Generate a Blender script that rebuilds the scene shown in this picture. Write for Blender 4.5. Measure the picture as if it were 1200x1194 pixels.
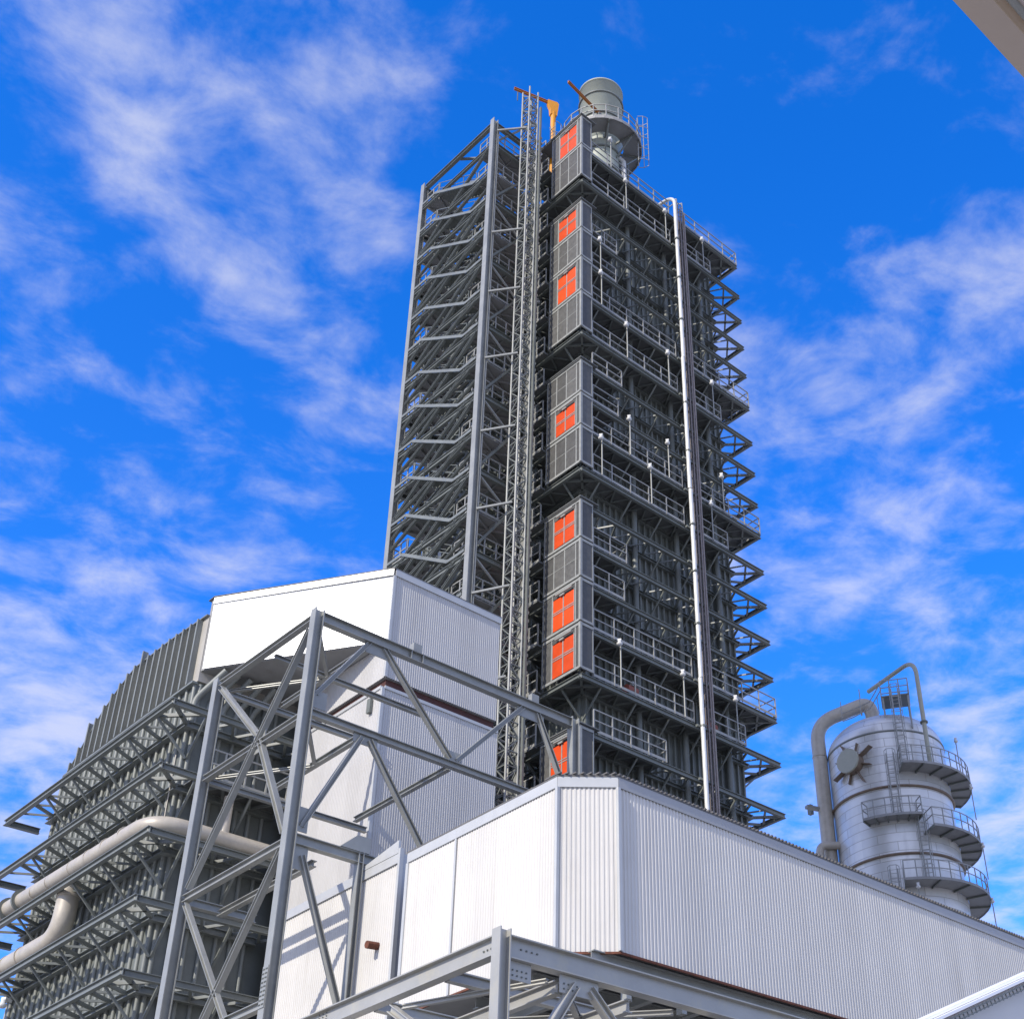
import bpy, math, random
from mathutils import Vector, Matrix
random.seed(7)
S = bpy.context.scene
for o in list(bpy.data.objects): bpy.data.objects.remove(o)
COL = S.collection
R = math.radians

# ------------------------------------------------------------------ camera
cam_d = bpy.data.cameras.new('camera'); cam = bpy.data.objects.new('camera', cam_d); COL.objects.link(cam)
cam_d.sensor_fit = 'HORIZONTAL'; cam_d.sensor_width = 36.0; cam_d.lens = 48.583
cam_d.shift_x = (600-823.1)/1200; cam_d.shift_y = (680.15-597)/1200
cam_d.clip_start = 0.1; cam_d.clip_end = 6000
rot = Matrix.Rotation(R(-48.0936), 3, 'Z') @ Matrix.Rotation(R(90+34.29845), 3, 'X') @ Matrix.Rotation(R(-3.31753), 3, 'Z')
cam.matrix_world = Matrix.Translation((0, 0, 1.6)) @ rot.to_4x4()
S.camera = cam

# ------------------------------------------------------------------ sun, sky, exposure
SUN = Vector((-1.0, -0.115, 0.675)).normalized()
sun_d = bpy.data.lights.new('sun', 'SUN'); sun_d.energy = 4.1; sun_d.angle = R(0.5); sun_d.color = (1.0, 0.93, 0.82)
sun = bpy.data.objects.new('sun', sun_d); COL.objects.link(sun)
sun.rotation_euler = SUN.to_track_quat('Z', 'Y').to_euler(); sun.location = SUN*300
S.view_settings.view_transform = 'Standard'; S.view_settings.look = 'None'
S.view_settings.gamma = 1; S.view_settings.exposure = 0.18; S.view_settings.use_curve_mapping = False
W = bpy.data.worlds.new('World'); S.world = W; W.use_nodes = True
nt = W.node_tree; N = nt.nodes; L = nt.links; N.clear()
def nd(t, **k):
    n = N.new(t)
    for a, b in k.items(): setattr(n, a, b)
    return n
def mth(op, a, b=None, c=None):
    n = nd('ShaderNodeMath', operation=op)
    for i, v in enumerate((a, b, c)):
        if v is None: continue
        if isinstance(v, (int, float)): n.inputs[i].default_value = v
        else: L.new(v, n.inputs[i])
    return n.outputs[0]
sky = nd('ShaderNodeTexSky', sky_type='NISHITA', sun_disc=False)
sky.sun_elevation = math.asin(SUN.z); sky.sun_rotation = math.atan2(SUN.x, SUN.y)
sky.air_density = 1.0; sky.dust_density = 0.3; sky.ozone_density = 2.5
hsv = nd('ShaderNodeHueSaturation'); hsv.inputs['Saturation'].default_value = 1.40; hsv.inputs['Value'].default_value = 1.0
L.new(sky.outputs[0], hsv.inputs['Color'])
tint = nd('ShaderNodeMix', data_type='RGBA', blend_type='MULTIPLY'); tint.inputs[0].default_value = 1
tint.inputs[7].default_value = (1.35, 1.42, 2.15, 1); L.new(hsv.outputs[0], tint.inputs[6])
tc = nd('ShaderNodeTexCoord'); d0 = tc.outputs['Generated']
sp = nd('ShaderNodeSeparateXYZ'); L.new(d0, sp.inputs[0])
zc = mth('MAXIMUM', sp.outputs[2], 0.06)
cb = nd('ShaderNodeCombineXYZ'); L.new(mth('DIVIDE', sp.outputs[0], zc), cb.inputs[0]); L.new(mth('DIVIDE', sp.outputs[1], zc), cb.inputs[1])
mp = nd('ShaderNodeMapping'); mp.inputs['Rotation'].default_value = (0, 0, R(20)); mp.inputs['Scale'].default_value = (1.0, 1.05, 1)
L.new(cb.outputs[0], mp.inputs[0])
n1 = nd('ShaderNodeTexNoise'); n1.inputs['Scale'].default_value = 7.5; n1.inputs['Detail'].default_value = 12; n1.inputs['Roughness'].default_value = 0.60; n1.inputs['Distortion'].default_value = 0.25
L.new(mp.outputs[0], n1.inputs['Vector'])
n2 = nd('ShaderNodeTexNoise'); n2.inputs['Scale'].default_value = 2.4; n2.inputs['Detail'].default_value = 4
L.new(mp.outputs[0], n2.inputs['Vector'])
dens = mth('ADD', mth('MULTIPLY', n1.outputs[0], 0.72), mth('MULTIPLY', n2.outputs[0], 0.42))
# broad banks of cloud and gaps between them (direction, half-width in radians, amount)
BANKS = [((0.136, 0.612, 0.779), 0.124, 0.068), ((0.223, 0.597, 0.77), 0.117, 0.045), ((0.315, 0.566, 0.762), 0.074, 0.045), ((0.339, 0.595, 0.728), 0.056, 0.063), ((0.225, 0.692, 0.686), 0.093, 0.036), ((0.286, 0.833, 0.474), 0.08, 0.08), ((0.301, 0.859, 0.414), 0.08, 0.16), ((0.316, 0.779, 0.541), 0.093, 0.048), ((0.364, 0.712, 0.601), 0.093, 0.023), ((0.597, 0.429, 0.678), 0.062, 0.08), ((0.631, 0.321, 0.706), 0.08, 0.048), ((0.696, 0.411, 0.589), 0.08, 0.096), ((0.684, 0.504, 0.527), 0.049, 0.096), ((0.757, 0.444, 0.479), 0.068, 0.112), ((0.805, 0.452, 0.385), 0.074, 0.096), ((0.733, 0.544, 0.408), 0.049, 0.096), ((0.25, 0.624, 0.74), 0.043, -0.055), ((0.305, 0.701, 0.644), 0.062, -0.077), ((0.458, 0.364, 0.811), 0.124, -0.077), ((0.161, 0.68, 0.715), 0.037, -0.028), ((0.566, 0.348, 0.747), 0.068, -0.055), ((0.645, 0.47, 0.603), 0.049, -0.028), ((0.253, 0.768, 0.589), 0.068, -0.033), ((0.363, 0.439, 0.822), 0.074, -0.028), ((-0.6, -0.6, 0.5), 0.9, 0.42), ((0.75, -0.62, 0.3), 0.6, 0.25), ((-0.75, 0.62, 0.3), 0.6, 0.3), ((0.0, 0.0, 1.0), 0.35, 0.12)]  # last four banks lie out of view, added to whiten the ambient light
for d, w, amt in BANKS:
    dp = nd('ShaderNodeVectorMath', operation='DISTANCE'); L.new(d0, dp.inputs[0]); dp.inputs[1].default_value = d
    mr = nd('ShaderNodeMapRange', interpolation_type='SMOOTHSTEP'); L.new(dp.outputs['Value'], mr.inputs[0])
    mr.inputs[1].default_value = w*1.5; mr.inputs[2].default_value = 0; mr.inputs[3].default_value = 0; mr.inputs[4].default_value = amt
    dens = mth('ADD', dens, mr.outputs[0])
cov = nd('ShaderNodeMapRange', interpolation_type='SMOOTHSTEP'); L.new(dens, cov.inputs[0])
cov.inputs[1].default_value = 0.52; cov.inputs[2].default_value = 0.87; cov.inputs[3].default_value = 0; cov.inputs[4].default_value = 0.74
mixc = nd('ShaderNodeMix', data_type='RGBA'); L.new(cov.outputs[0], mixc.inputs[0]); L.new(tint.outputs[2], mixc.inputs[6])
mixc.inputs[7].default_value = (4.7, 4.8, 5.5, 1)
bg = nd('ShaderNodeBackground'); bg.inputs[1].default_value = 0.15; L.new(mixc.outputs[2], bg.inputs[0])
wo = nd('ShaderNodeOutputWorld'); L.new(bg.outputs[0], wo.inputs[0])

# ------------------------------------------------------------------ materials
def mat(name, col, rough=0.5, metal=0.0, var=0.12, scale=3.0, stain=None, bump=0.0, streak=0.0):
    m = bpy.data.materials.new(name); m.use_nodes = True
    t = m.node_tree; n = t.nodes; l = t.links; b = n['Principled BSDF']
    b.inputs['Roughness'].default_value = rough; b.inputs['Metallic'].default_value = metal
    c = n.new('ShaderNodeTexCoord')
    no = n.new('ShaderNodeTexNoise'); no.inputs['Scale'].default_value = scale; no.inputs['Detail'].default_value = 7; no.inputs['Roughness'].default_value = 0.65
    l.new(c.outputs['Object'], no.inputs['Vector'])
    rp = n.new('ShaderNodeValToRGB'); rp.color_ramp.elements[0].position = 0.3; rp.color_ramp.elements[1].position = 0.72
    rp.color_ramp.elements[0].color = tuple(min(1, x*(1-var)) for x in col)+(1,)
    rp.color_ramp.elements[1].color = tuple(min(1, x*(1+var)) for x in col)+(1,)
    l.new(no.outputs[0], rp.inputs[0]); out = rp.outputs[0]
    if stain:                                   # (colour, threshold, strength): worn patches and vertical runs with a shape of their own
        mp_ = n.new('ShaderNodeMapping'); mp_.inputs['Scale'].default_value = (stain[3], stain[3], stain[3]*(0.12 if streak else 1))
        l.new(c.outputs['Object'], mp_.inputs[0])
        n3 = n.new('ShaderNodeTexNoise'); n3.inputs['Scale'].default_value = 1; n3.inputs['Detail'].default_value = 8; n3.inputs['Roughness'].default_value = 0.7
        l.new(mp_.outputs[0], n3.inputs['Vector'])
        r3 = n.new('ShaderNodeMapRange'); r3.inputs[1].default_value = stain[1]; r3.inputs[2].default_value = stain[1]+0.2; r3.inputs[4].default_value = stain[2]
        l.new(n3.outputs[0], r3.inputs[0])
        mx = n.new('ShaderNodeMix'); mx.data_type = 'RGBA'; l.new(r3.outputs[0], mx.inputs[0]); l.new(out, mx.inputs[6]); mx.inputs[7].default_value = tuple(stain[0])+(1,)
        out = mx.outputs[2]
    if name.startswith('white_') and 'clad' in name:      # each sheet weathered a little differently
        sx = n.new('ShaderNodeSeparateXYZ'); l.new(c.outputs['Object'], sx.inputs[0])
        ad = n.new('ShaderNodeMath'); ad.operation = 'ADD'; l.new(sx.outputs[0], ad.inputs[0]); l.new(sx.outputs[1], ad.inputs[1])
        dv_ = n.new('ShaderNodeMath'); dv_.operation = 'DIVIDE'; l.new(ad.outputs[0], dv_.inputs[0]); dv_.inputs[1].default_value = 0.76
        fl = n.new('ShaderNodeMath'); fl.operation = 'FLOOR'; l.new(dv_.outputs[0], fl.inputs[0])
        wn = n.new('ShaderNodeTexWhiteNoise'); wn.noise_dimensions = '1D'; l.new(fl.outputs[0], wn.inputs['W'])
        mr_ = n.new('ShaderNodeMapRange'); mr_.inputs[3].default_value = 0.93; mr_.inputs[4].default_value = 1.0; l.new(wn.outputs['Value'], mr_.inputs[0])
        mm = n.new('ShaderNodeMix'); mm.data_type = 'RGBA'; mm.blend_type = 'MULTIPLY'; mm.inputs[0].default_value = 1; l.new(out, mm.inputs[6]); l.new(mr_.outputs[0], mm.inputs[7]); out = mm.outputs[2]
    l.new(out, b.inputs['Base Color'])
    rr = n.new('ShaderNodeMapRange'); rr.inputs[3].default_value = max(0.05, rough-0.1); rr.inputs[4].default_value = min(1, rough+0.1)
    l.new(no.outputs[0], rr.inputs[0]); l.new(rr.outputs[0], b.inputs['Roughness'])
    if bump:
        bp = n.new('ShaderNodeBump'); bp.inputs['Strength'].default_value = bump; bp.inputs['Distance'].default_value = 0.02
        l.new(no.outputs[0], bp.inputs['Height']); l.new(bp.outputs[0], b.inputs['Normal'])
    return m
RUST = (0.16, 0.075, 0.035)
M_steel = mat('grey_painted_steel', (0.15, 0.163, 0.15), 0.42, 0.0, 0.16, 1.6, (RUST, 0.66, 0.35, 1.3), 0.05)
M_frame = mat('frame_steel', (0.285, 0.29, 0.27), 0.38, 0.15, 0.16, 1.1, ((0.33, 0.27, 0.16), 0.60, 0.4, 0.9), 0.05, 1)
M_bsteel = mat('boiler_steel', (0.17, 0.183, 0.17), 0.42, 0.0, 0.16, 1.6, (RUST, 0.66, 0.3, 1.3), 0.05)
M_dark = mat('dark_casing', (0.135, 0.147, 0.135), 0.5, 0.0, 0.22, 0.8, ((0.05, 0.045, 0.04), 0.58, 0.5, 0.9), 0.05, 1)
M_rib = mat('casing_rib', (0.20, 0.212, 0.195), 0.45, 0.0, 0.15, 1.0)
M_galv = mat('galvanised', (0.30, 0.305, 0.285), 0.45, 0.1, 0.15, 5.0)
M_rail = mat('railing_grey', (0.31, 0.31, 0.29), 0.45, 0.1, 0.1, 5.0)
M_mesh = mat('grey_screen', (0.078, 0.077, 0.072), 0.55, 0.0, 0.25, 5.0, ((0.14, 0.14, 0.13), 0.55, 0.4, 3.0))
M_orange = mat('orange_panel', (0.70, 0.068, 0.003), 0.45, 0.0, 0.10, 2.5, ((0.75, 0.10, 0.02), 0.64, 0.5, 2.2))
def vary(m, lo, hi):
    t = m.node_tree; n = t.nodes; l = t.links; b = n['Principled BSDF']; old = b.inputs['Base Color'].links[0].from_socket
    oi = n.new('ShaderNodeObjectInfo'); mr_ = n.new('ShaderNodeMapRange'); mr_.inputs[3].default_value = lo; mr_.inputs[4].default_value = hi; l.new(oi.outputs['Random'], mr_.inputs[0])
    mm = n.new('ShaderNodeMix'); mm.data_type = 'RGBA'; mm.blend_type = 'MULTIPLY'; mm.inputs[0].default_value = 1
    l.new(old, mm.inputs[6]); l.new(mr_.outputs[0], mm.inputs[7]); l.new(mm.outputs[2], b.inputs['Base Color'])
vary(M_orange, 0.78, 1.05); vary(M_mesh, 0.75, 1.3)
M_amber = mat('amber_paint', (0.66, 0.27, 0.006), 0.4, 0.0, 0.12, 2.0, ((0.4, 0.12, 0.02), 0.62, 0.5, 1.5))
M_clad = mat('white_cladding', (0.61, 0.592, 0.555), 0.45, 0.0, 0.04, 0.7, ((0.42, 0.39, 0.34), 0.56, 0.35, 1.6), 0.0, 1)
M_trimd = mat('grey_fascia', (0.33, 0.335, 0.34), 0.4, 0.0, 0.06, 2.0)
M_frame2 = mat('pale_galvanised_frame', (0.37, 0.365, 0.335), 0.36, 0.2, 0.10, 1.1, ((0.50, 0.45, 0.30), 0.52, 0.55, 1.2), 0.05)
M_hood = mat('hood_plate', (0.40, 0.38, 0.34), 0.5, 0.0, 0.1, 0.8, ((0.3, 0.26, 0.2), 0.6, 0.4, 1.0), 0.0, 1)
M_bright = mat('new_white_sheet', (0.90, 0.90, 0.89), 0.3, 0.0, 0.01, 0.7)  # sun glare put into the colour: whiter than the cladding, so faces blow out
M_amberd = mat('brown_orange_paint', (0.42, 0.15, 0.02), 0.45, 0.0, 0.15, 2.0)
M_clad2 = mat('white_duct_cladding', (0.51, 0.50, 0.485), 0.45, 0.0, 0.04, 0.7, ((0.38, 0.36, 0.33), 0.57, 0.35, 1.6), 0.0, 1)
M_trim = mat('pale_trim', (0.47, 0.48, 0.48), 0.35, 0.1, 0.06, 2.0)
M_roofedge = mat('dark_roof_edge', (0.12, 0.115, 0.11), 0.6, 0, 0.2, 4)
M_red = mat('red_brown_joint', (0.07, 0.022, 0.016), 0.7, 0, 0.3, 3)
M_soffit = mat('soffit_plate', (0.26, 0.26, 0.255), 0.6, 0, 0.15, 1.0, ((0.12, 0.1, 0.08), 0.58, 0.5, 0.8))
M_deck = mat('deck_plate', (0.14, 0.145, 0.14), 0.6, 0, 0.2, 1.5, ((0.09, 0.08, 0.07), 0.58, 0.5, 1.2))
M_pipe = mat('pale_jacket_pipe', (0.44, 0.40, 0.335), 0.42, 0.1, 0.12, 2.0, ((0.36, 0.27, 0.17), 0.6, 0.5, 1.8), 0.04)
M_silver = mat('bright_jacket', (0.62, 0.62, 0.60), 0.35, 0.15, 0.06, 2.0)
M_brown = mat('brown_conduit', (0.22, 0.19, 0.18), 0.5, 0, 0.2, 3)
M_stack = mat('pale_green_stack', (0.33, 0.36, 0.31), 0.45, 0, 0.08, 1.0, ((0.3, 0.32, 0.28), 0.58, 0.5, 1.0), 0.03, 1)
M_white = mat('white_lamp', (0.58, 0.58, 0.56), 0.35, 0, 0.05, 5)
M_olive = mat('olive_disc', (0.36, 0.36, 0.29), 0.5, 0, 0.06, 2)
M_rust_brown = mat('rust_brown', (0.13, 0.045, 0.025), 0.85, 0, 0.4, 9, None, 0.3)
M_concrete = mat('canopy_concrete', (0.50, 0.42, 0.35), 0.85, 0, 0.10, 0.9, ((0.42, 0.38, 0.34), 0.55, 0.6, 1.4), 0.1)
M_ground = mat('pale_yard', (0.33, 0.32, 0.30), 0.9, 0, 0.15, 0.2, ((0.2, 0.19, 0.18), 0.58, 0.5, 0.3), 0.1)
M_vbrown = mat('vessel_fin', (0.20, 0.15, 0.11), 0.5, 0.2, 0.2, 3)
M_black = mat('black_gap', (0.02, 0.018, 0.016), 0.8, 0, 0.2, 3)

def vessel_mat():
    m = mat('vessel_jacket', (0.74, 0.73, 0.70), 0.33, 0.35, 0.08, 0.5, ((0.40, 0.39, 0.38), 0.56, 0.55, 0.8), 0.0, 1)
    t = m.node_tree; n = t.nodes; l = t.links; b = n['Principled BSDF']
    old = b.inputs['Base Color'].links[0].from_socket
    c = n.new('ShaderNodeTexCoord'); s = n.new('ShaderNodeSeparateXYZ'); l.new(c.outputs['Object'], s.inputs[0])
    at = n.new('ShaderNodeMath'); at.operation = 'ARCTAN2'; l.new(s.outputs[1], at.inputs[0]); l.new(s.outputs[0], at.inputs[1])
    mu = n.new('ShaderNodeMath'); mu.operation = 'MULTIPLY'; l.new(at.outputs[0], mu.inputs[0]); mu.inputs[1].default_value = 4.1
    cb_ = n.new('ShaderNodeCombineXYZ'); l.new(mu.outputs[0], cb_.inputs[0]); l.new(s.outputs[2], cb_.inputs[1])
    br = n.new('ShaderNodeTexBrick'); l.new(cb_.outputs[0], br.inputs['Vector'])
    br.inputs['Scale'].default_value = 1; br.inputs['Brick Width'].default_value = 2.6; br.inputs['Row Height'].default_value = 0.62
    br.inputs['Mortar Size'].default_value = 0.025; br.inputs['Mortar Smooth'].default_value = 0.3; br.inputs['Bias'].default_value = 0
    br.inputs['Color1'].default_value = (1, 1, 1, 1); br.inputs['Color2'].default_value = (0.80, 0.82, 0.84, 1); br.inputs['Mortar'].default_value = (0.6, 0.58, 0.55, 1)
    mx = n.new('ShaderNodeMix'); mx.data_type = 'RGBA'; mx.blend_type = 'MULTIPLY'; mx.inputs[0].default_value = 1
    l.new(old, mx.inputs[6]); l.new(br.outputs[0], mx.inputs[7]); l.new(mx.outputs[2], b.inputs['Base Color'])
    bp = n.new('ShaderNodeBump'); bp.inputs['Strength'].default_value = 0.4; bp.inputs['Distance'].default_value = 0.03; bp.invert = True
    l.new(br.outputs['Fac'], bp.inputs['Height']); l.new(bp.outputs[0], b.inputs['Normal'])
    return m
M_vessel = vessel_mat()

# ------------------------------------------------------------------ mesh helpers
def V(*a): return Vector(a[0] if len(a) == 1 else a)
Z = V(0, 0, 1)
class MB:
    def __init__(s): s.v = []; s.f = []; s.sm = []
    def quads(s, vs, fs, smooth=False):
        b = len(s.v); s.v += [tuple(x) for x in vs]; s.f += [tuple(b+i for i in f) for f in fs]; s.sm += [smooth]*len(fs)
    def box(s, a, b):
        x0, y0, z0 = [min(p, q) for p, q in zip(a, b)]; x1, y1, z1 = [max(p, q) for p, q in zip(a, b)]
        s.quads([(x0,y0,z0),(x1,y0,z0),(x1,y1,z0),(x0,y1,z0),(x0,y0,z1),(x1,y0,z1),(x1,y1,z1),(x0,y1,z1)],
                [(0,3,2,1),(4,5,6,7),(0,1,5,4),(1,2,6,5),(2,3,7,6),(3,0,4,7)]); return s
    def axes(s, p, q, up):
        d = (V(q)-V(p)); ln = d.length; d = d/ln if ln else V(0,0,1)
        up = V(up)
        if abs(d.dot(up)) > 0.98: up = V(1,0,0) if abs(d.x) < 0.9 else V(0,1,0)
        sd = d.cross(up).normalized(); u = sd.cross(d).normalized()
        return d, sd, u
    def obar(s, p, q, sd, u, w0, w1, h0, h1):
        vs = []
        for c in (V(p), V(q)):
            vs += [c+sd*w0+u*h0, c+sd*w1+u*h0, c+sd*w1+u*h1, c+sd*w0+u*h1]
        s.quads(vs, [(0,1,2,3),(7,6,5,4),(0,4,5,1),(1,5,6,2),(2,6,7,3),(3,7,4,0)])
    def bar(s, p, q, w=0.1, h=None, up=(0,0,1)):
        h = w if h is None else h
        d, sd, u = s.axes(p, q, up); s.obar(p, q, sd, u, -w/2, w/2, -h/2, h/2); return s
    def ibeam(s, p, q, h=0.4, b=0.25, tf=0.03, tw=0.02, up=(0,0,1)):
        d, sd, u = s.axes(p, q, up)
        s.obar(p, q, sd, u, -b/2, b/2, h/2-tf, h/2); s.obar(p, q, sd, u, -b/2, b/2, -h/2, -h/2+tf)
        s.obar(p, q, sd, u, -tw/2, tw/2, -h/2+tf, h/2-tf); return s
    def tube(s, pts, r, n=8, caps=True):
        pts = [V(p) for p in pts]; k = len(pts); rs = r if isinstance(r, (list, tuple)) else [r]*k
        T = []
        for i in range(k):
            a = pts[max(0, i-1)]; b = pts[min(k-1, i+1)]; T.append((b-a).normalized())
        ref = V(0,0,1) if abs(T[0].z) < 0.9 else V(1,0,0)
        sd = T[0].cross(ref).normalized(); vs = []
        for i in range(k):
            sd = (sd - T[i]*sd.dot(T[i])).normalized(); u = T[i].cross(sd)
            for j in range(n):
                a = 2*math.pi*j/n; vs.append(pts[i]+(sd*math.cos(a)+u*math.sin(a))*rs[i])
        fs = [(i*n+j, i*n+(j+1)%n, (i+1)*n+(j+1)%n, (i+1)*n+j) for i in range(k-1) for j in range(n)]
        s.quads(vs, fs, n > 5)
        if caps:
            s.quads(vs[:n], [tuple(range(n-1, -1, -1))]); s.quads(vs[-n:], [tuple(range(n))])
        return s
    def prism(s, poly, z0, z1):
        n = len(poly)
        s.quads([(x, y, z0) for x, y in poly]+[(x, y, z1) for x, y in poly],
                [tuple(range(n-1, -1, -1)), tuple(range(n, 2*n))]+[(i, (i+1)%n, n+(i+1)%n, n+i) for i in range(n)]); return s
    def prism_x(s, poly, x0, x1):                # polygon in (y, z) pushed along x
        n = len(poly)
        s.quads([(x0, y, z) for y, z in poly]+[(x1, y, z) for y, z in poly],
                [tuple(range(n)), tuple(range(2*n-1, n-1, -1))]+[(i, n+i, n+(i+1)%n, (i+1)%n) for i in range(n)]); return s
    def lathe(s, c, prof, n=48, cap=True):
        vs = []; k = len(prof)
        for r, z in prof:
            for j in range(n):
                a = 2*math.pi*j/n; vs.append((c[0]+r*math.cos(a), c[1]+r*math.sin(a), z))
        s.quads(vs, [(i*n+j, i*n+(j+1)%n, (i+1)*n+(j+1)%n, (i+1)*n+j) for i in range(k-1) for j in range(n)], True)
        if cap: s.quads(vs[-n:], [tuple(range(n))])
        return s
    def corr(s, p0, p1, z0, z1, nrm, pitch=0.16, dep=0.035):   # trapezoidal sheet between two plan points
        p0 = V(p0[0], p0[1], 0); p1 = V(p1[0], p1[1], 0); d = p1-p0; ln = d.length; d.normalize(); nv = V(nrm[0], nrm[1], 0).normalized()
        k = max(1, round(ln/pitch)); pt = ln/k; pr = []
        for i in range(k):
            for a, o in ((0, 0), (0.38, 0), (0.5, dep), (0.88, dep)): pr.append((i*pt+a*pt, o))
        pr.append((ln, 0))
        vs = []
        for a, o in pr:
            q = p0+d*a+nv*o; vs += [(q.x, q.y, z0), (q.x, q.y, z1)]
        s.quads(vs, [(2*i, 2*i+2, 2*i+3, 2*i+1) for i in range(len(pr)-1)]); return s
    def build(s, name, material, parent=None):
        me = bpy.data.meshes.new(name); w = V(0,0,0); p = parent
        while p: w = w+p.location; p = p.parent
        me.from_pydata([(V(v)-w) for v in s.v], [], s.f); me.materials.append(material)
        me.polygons.foreach_set('use_smooth', s.sm); me.update()
        o = bpy.data.objects.new(name, me); COL.objects.link(o); o.parent = parent
        return o
def tag(o, label=None, cat=None, group=None, kind=None):
    for k, v in (('label', label), ('category', cat), ('group', group), ('kind', kind)):
        if v: o[k] = v
    return o
def thing(name, label, cat, loc, group=None):
    o = bpy.data.objects.new(name, None); COL.objects.link(o); o.location = loc; o.empty_display_size = 0.5
    return tag(o, label, cat, group)
def fillet(pts, r, n=8):
    pts = [V(p) for p in pts]; out = [pts[0]]
    for i in range(1, len(pts)-1):
        a, b, c = pts[i-1], pts[i], pts[i+1]; u = (a-b).normalized(); w = (c-b).normalized()
        ang = u.angle(w); t = min(r/math.tan(ang/2), (a-b).length*0.49, (c-b).length*0.49)
        s0 = b+u*t; s1 = b+w*t
        for k in range(n+1):
            x = k/n; out.append(s0.lerp(b, x).lerp(b.lerp(s1, x), x))
    out.append(pts[-1]); return out
def railing(mb, pts, h=1.1, step=1.25, toe=True, r=0.026):
    pts = [V(p) for p in pts]
    closed = (pts[0]-pts[-1]).length < 1e-3
    for j, (a, b) in enumerate(zip(pts, pts[1:])):
        ln = (b-a).length; k = max(1, round(ln/step)); dz = 0.004*(j % 2)
        for i in range(1 if j else 0, k if closed and j == len(pts)-2 else k+1):
            q = a.lerp(b, i/k); mb.bar(q, q+V(0,0,h), 0.06, 0.05)
        for z in (h+0.027+dz, h*0.55+dz): mb.bar(a+V(0,0,z), b+V(0,0,z), 0.052-0.004*(j % 2))
        if toe: mb.bar(a+V(0,0,0.1+dz), b+V(0,0,0.1+dz), 0.02, 0.14)
    return mb
def ladder(mb, p, q, side, w=0.45, step=0.3, r=0.025, cage=None):
    p = V(p); q = V(q); sd = V(side).normalized()*w/2; ln = (q-p).length
    for s_ in (-1, 1): mb.bar(p+sd*s_, q+sd*s_, 0.05)
    k = int(ln/step)
    for i in range(1, k): c = p.lerp(q, i/k); mb.bar(c-sd, c+sd, 0.03)
    if cage:
        o = V(cage).normalized(); kk = max(2, int(ln/0.9)); ring = []
        A = [(-0.35, 0.0), (-0.36, 0.35), (-0.2, 0.65), (0.2, 0.65), (0.36, 0.35), (0.35, 0.0)]
        for i in range(kk+1):
            c = p.lerp(q, i/kk); g = [c+V(side).normalized()*a+o*b for a, b in A]
            for a, b in zip(g, g[1:]): mb.bar(a, b, 0.03)
            ring.append(g)
        for j in (1, 2, 3, 4): mb.bar(ring[0][j], ring[-1][j], 0.03)
    return mb

# ------------------------------------------------------------------ ground
g = MB(); g.quads([(-900,-900,0),(1500,-900,0),(1500,1500,0),(-900,1500,0)], [(0,1,2,3)])
tag(g.build('ground', M_ground), kind='structure')

# ------------------------------------------------------------------ shared builders
def ring_side(ch, web, kn, p, q, inw, z, w, bay=1.15, knee=True, h=0.24, stub=False):
    """a buckstay: outer chord p-q, inner chord at the wall, zigzag web lying flat, knee braces to the wall"""
    p = V(p[0], p[1], z); q = V(q[0], q[1], z); inw = V(inw[0], inw[1], 0); d = (q-p).normalized(); ln = (q-p).length
    ch.ibeam(p, q, h, 0.17, 0.025, 0.02)
    i0 = p+inw*(w-0.14)+d*(w-0.14); i1 = q+inw*(w-0.14)-d*(w-0.14)
    ch.ibeam(i0, i1, h*0.9, 0.24, 0.03, 0.025)
    a = w; k = max(1, round((ln-2*a)/bay)); s = (ln-2*a)/k
    for i in range(k):
        o0 = p+d*(a+i*s)+inw*0.1; m = p+d*(a+(i+0.5)*s)+inw*(w-0.26); o1 = p+d*(a+(i+1)*s)+inw*0.1
        web.bar(o0, m, 0.075, 0.12); web.bar(m, o1, 0.05, 0.08)
        if i % 2 == 0 and knee:
            kn.bar(o0+V(0,0,-0.1), o0+inw*(w-0.08)+V(0,0,-1.25), 0.07, 0.075)
        # stub brackets on the wall carrying the inner chord
        if stub: web.box(m+V(-0.12,-0.12,-0.16), m+V(0.12,0.12,-0.34))
    return
def corner_tie(web, c, inx, iny, w):
    c = V(c); web.bar(c+V(inx*0.1, iny*0.1, 0), c+V(inx*(w-0.2), iny*(w-0.2), 0), 0.11, 0.13)
    web.bar(c+V(inx*0.15, iny*w, 0), c+V(inx*w, iny*0.15, 0), 0.10, 0.13)

# ------------------------------------------------------------------ big dark process tower
X0, X1, Y0, Y1, WID = 35.63, 49.30, 39.58, 56.0, 1.4
tower = thing('process_tower', 'tall dark steel tower of stacked decks with orange corner panels', 'tower', (X0, Y0, 0))
LV = [72.05, 69.40, 66.65, 64.45, 62.15, 59.80, 57.15, 54.42, 52.08, 49.80, 47.60, 45.13, 42.90, 40.55, 38.28, 35.82, 33.30, 30.50, 27.9, 25.3, 22.7]
cs = MB(); cs.box((X0+WID, Y0+WID, 0), (X1-WID, Y1-WID, 68.9)); casing = cs.build('casing', M_dark, tower)
rb = MB()
k = 26
for i in range(k+1):
    x = X0+WID+0.1+(X1-X0-2*WID-0.2)*i/k; rb.box((x-0.05, Y0+WID-0.14, 0.3), (x+0.05, Y0+WID-0.001, 68.7))
for i in range(28):
    y = Y0+WID+0.15+(Y1-Y0-2*WID-0.3)*i/27
    rb.box((X0+WID-0.14, y-0.05, 0.3), (X0+WID-0.001, y+0.05, 68.7)); rb.box((X1-WID+0.001, y-0.05, 0.3), (X1-WID+0.14, y+0.05, 68.7))
rb.build('wall_rib', M_steel, casing)
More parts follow.
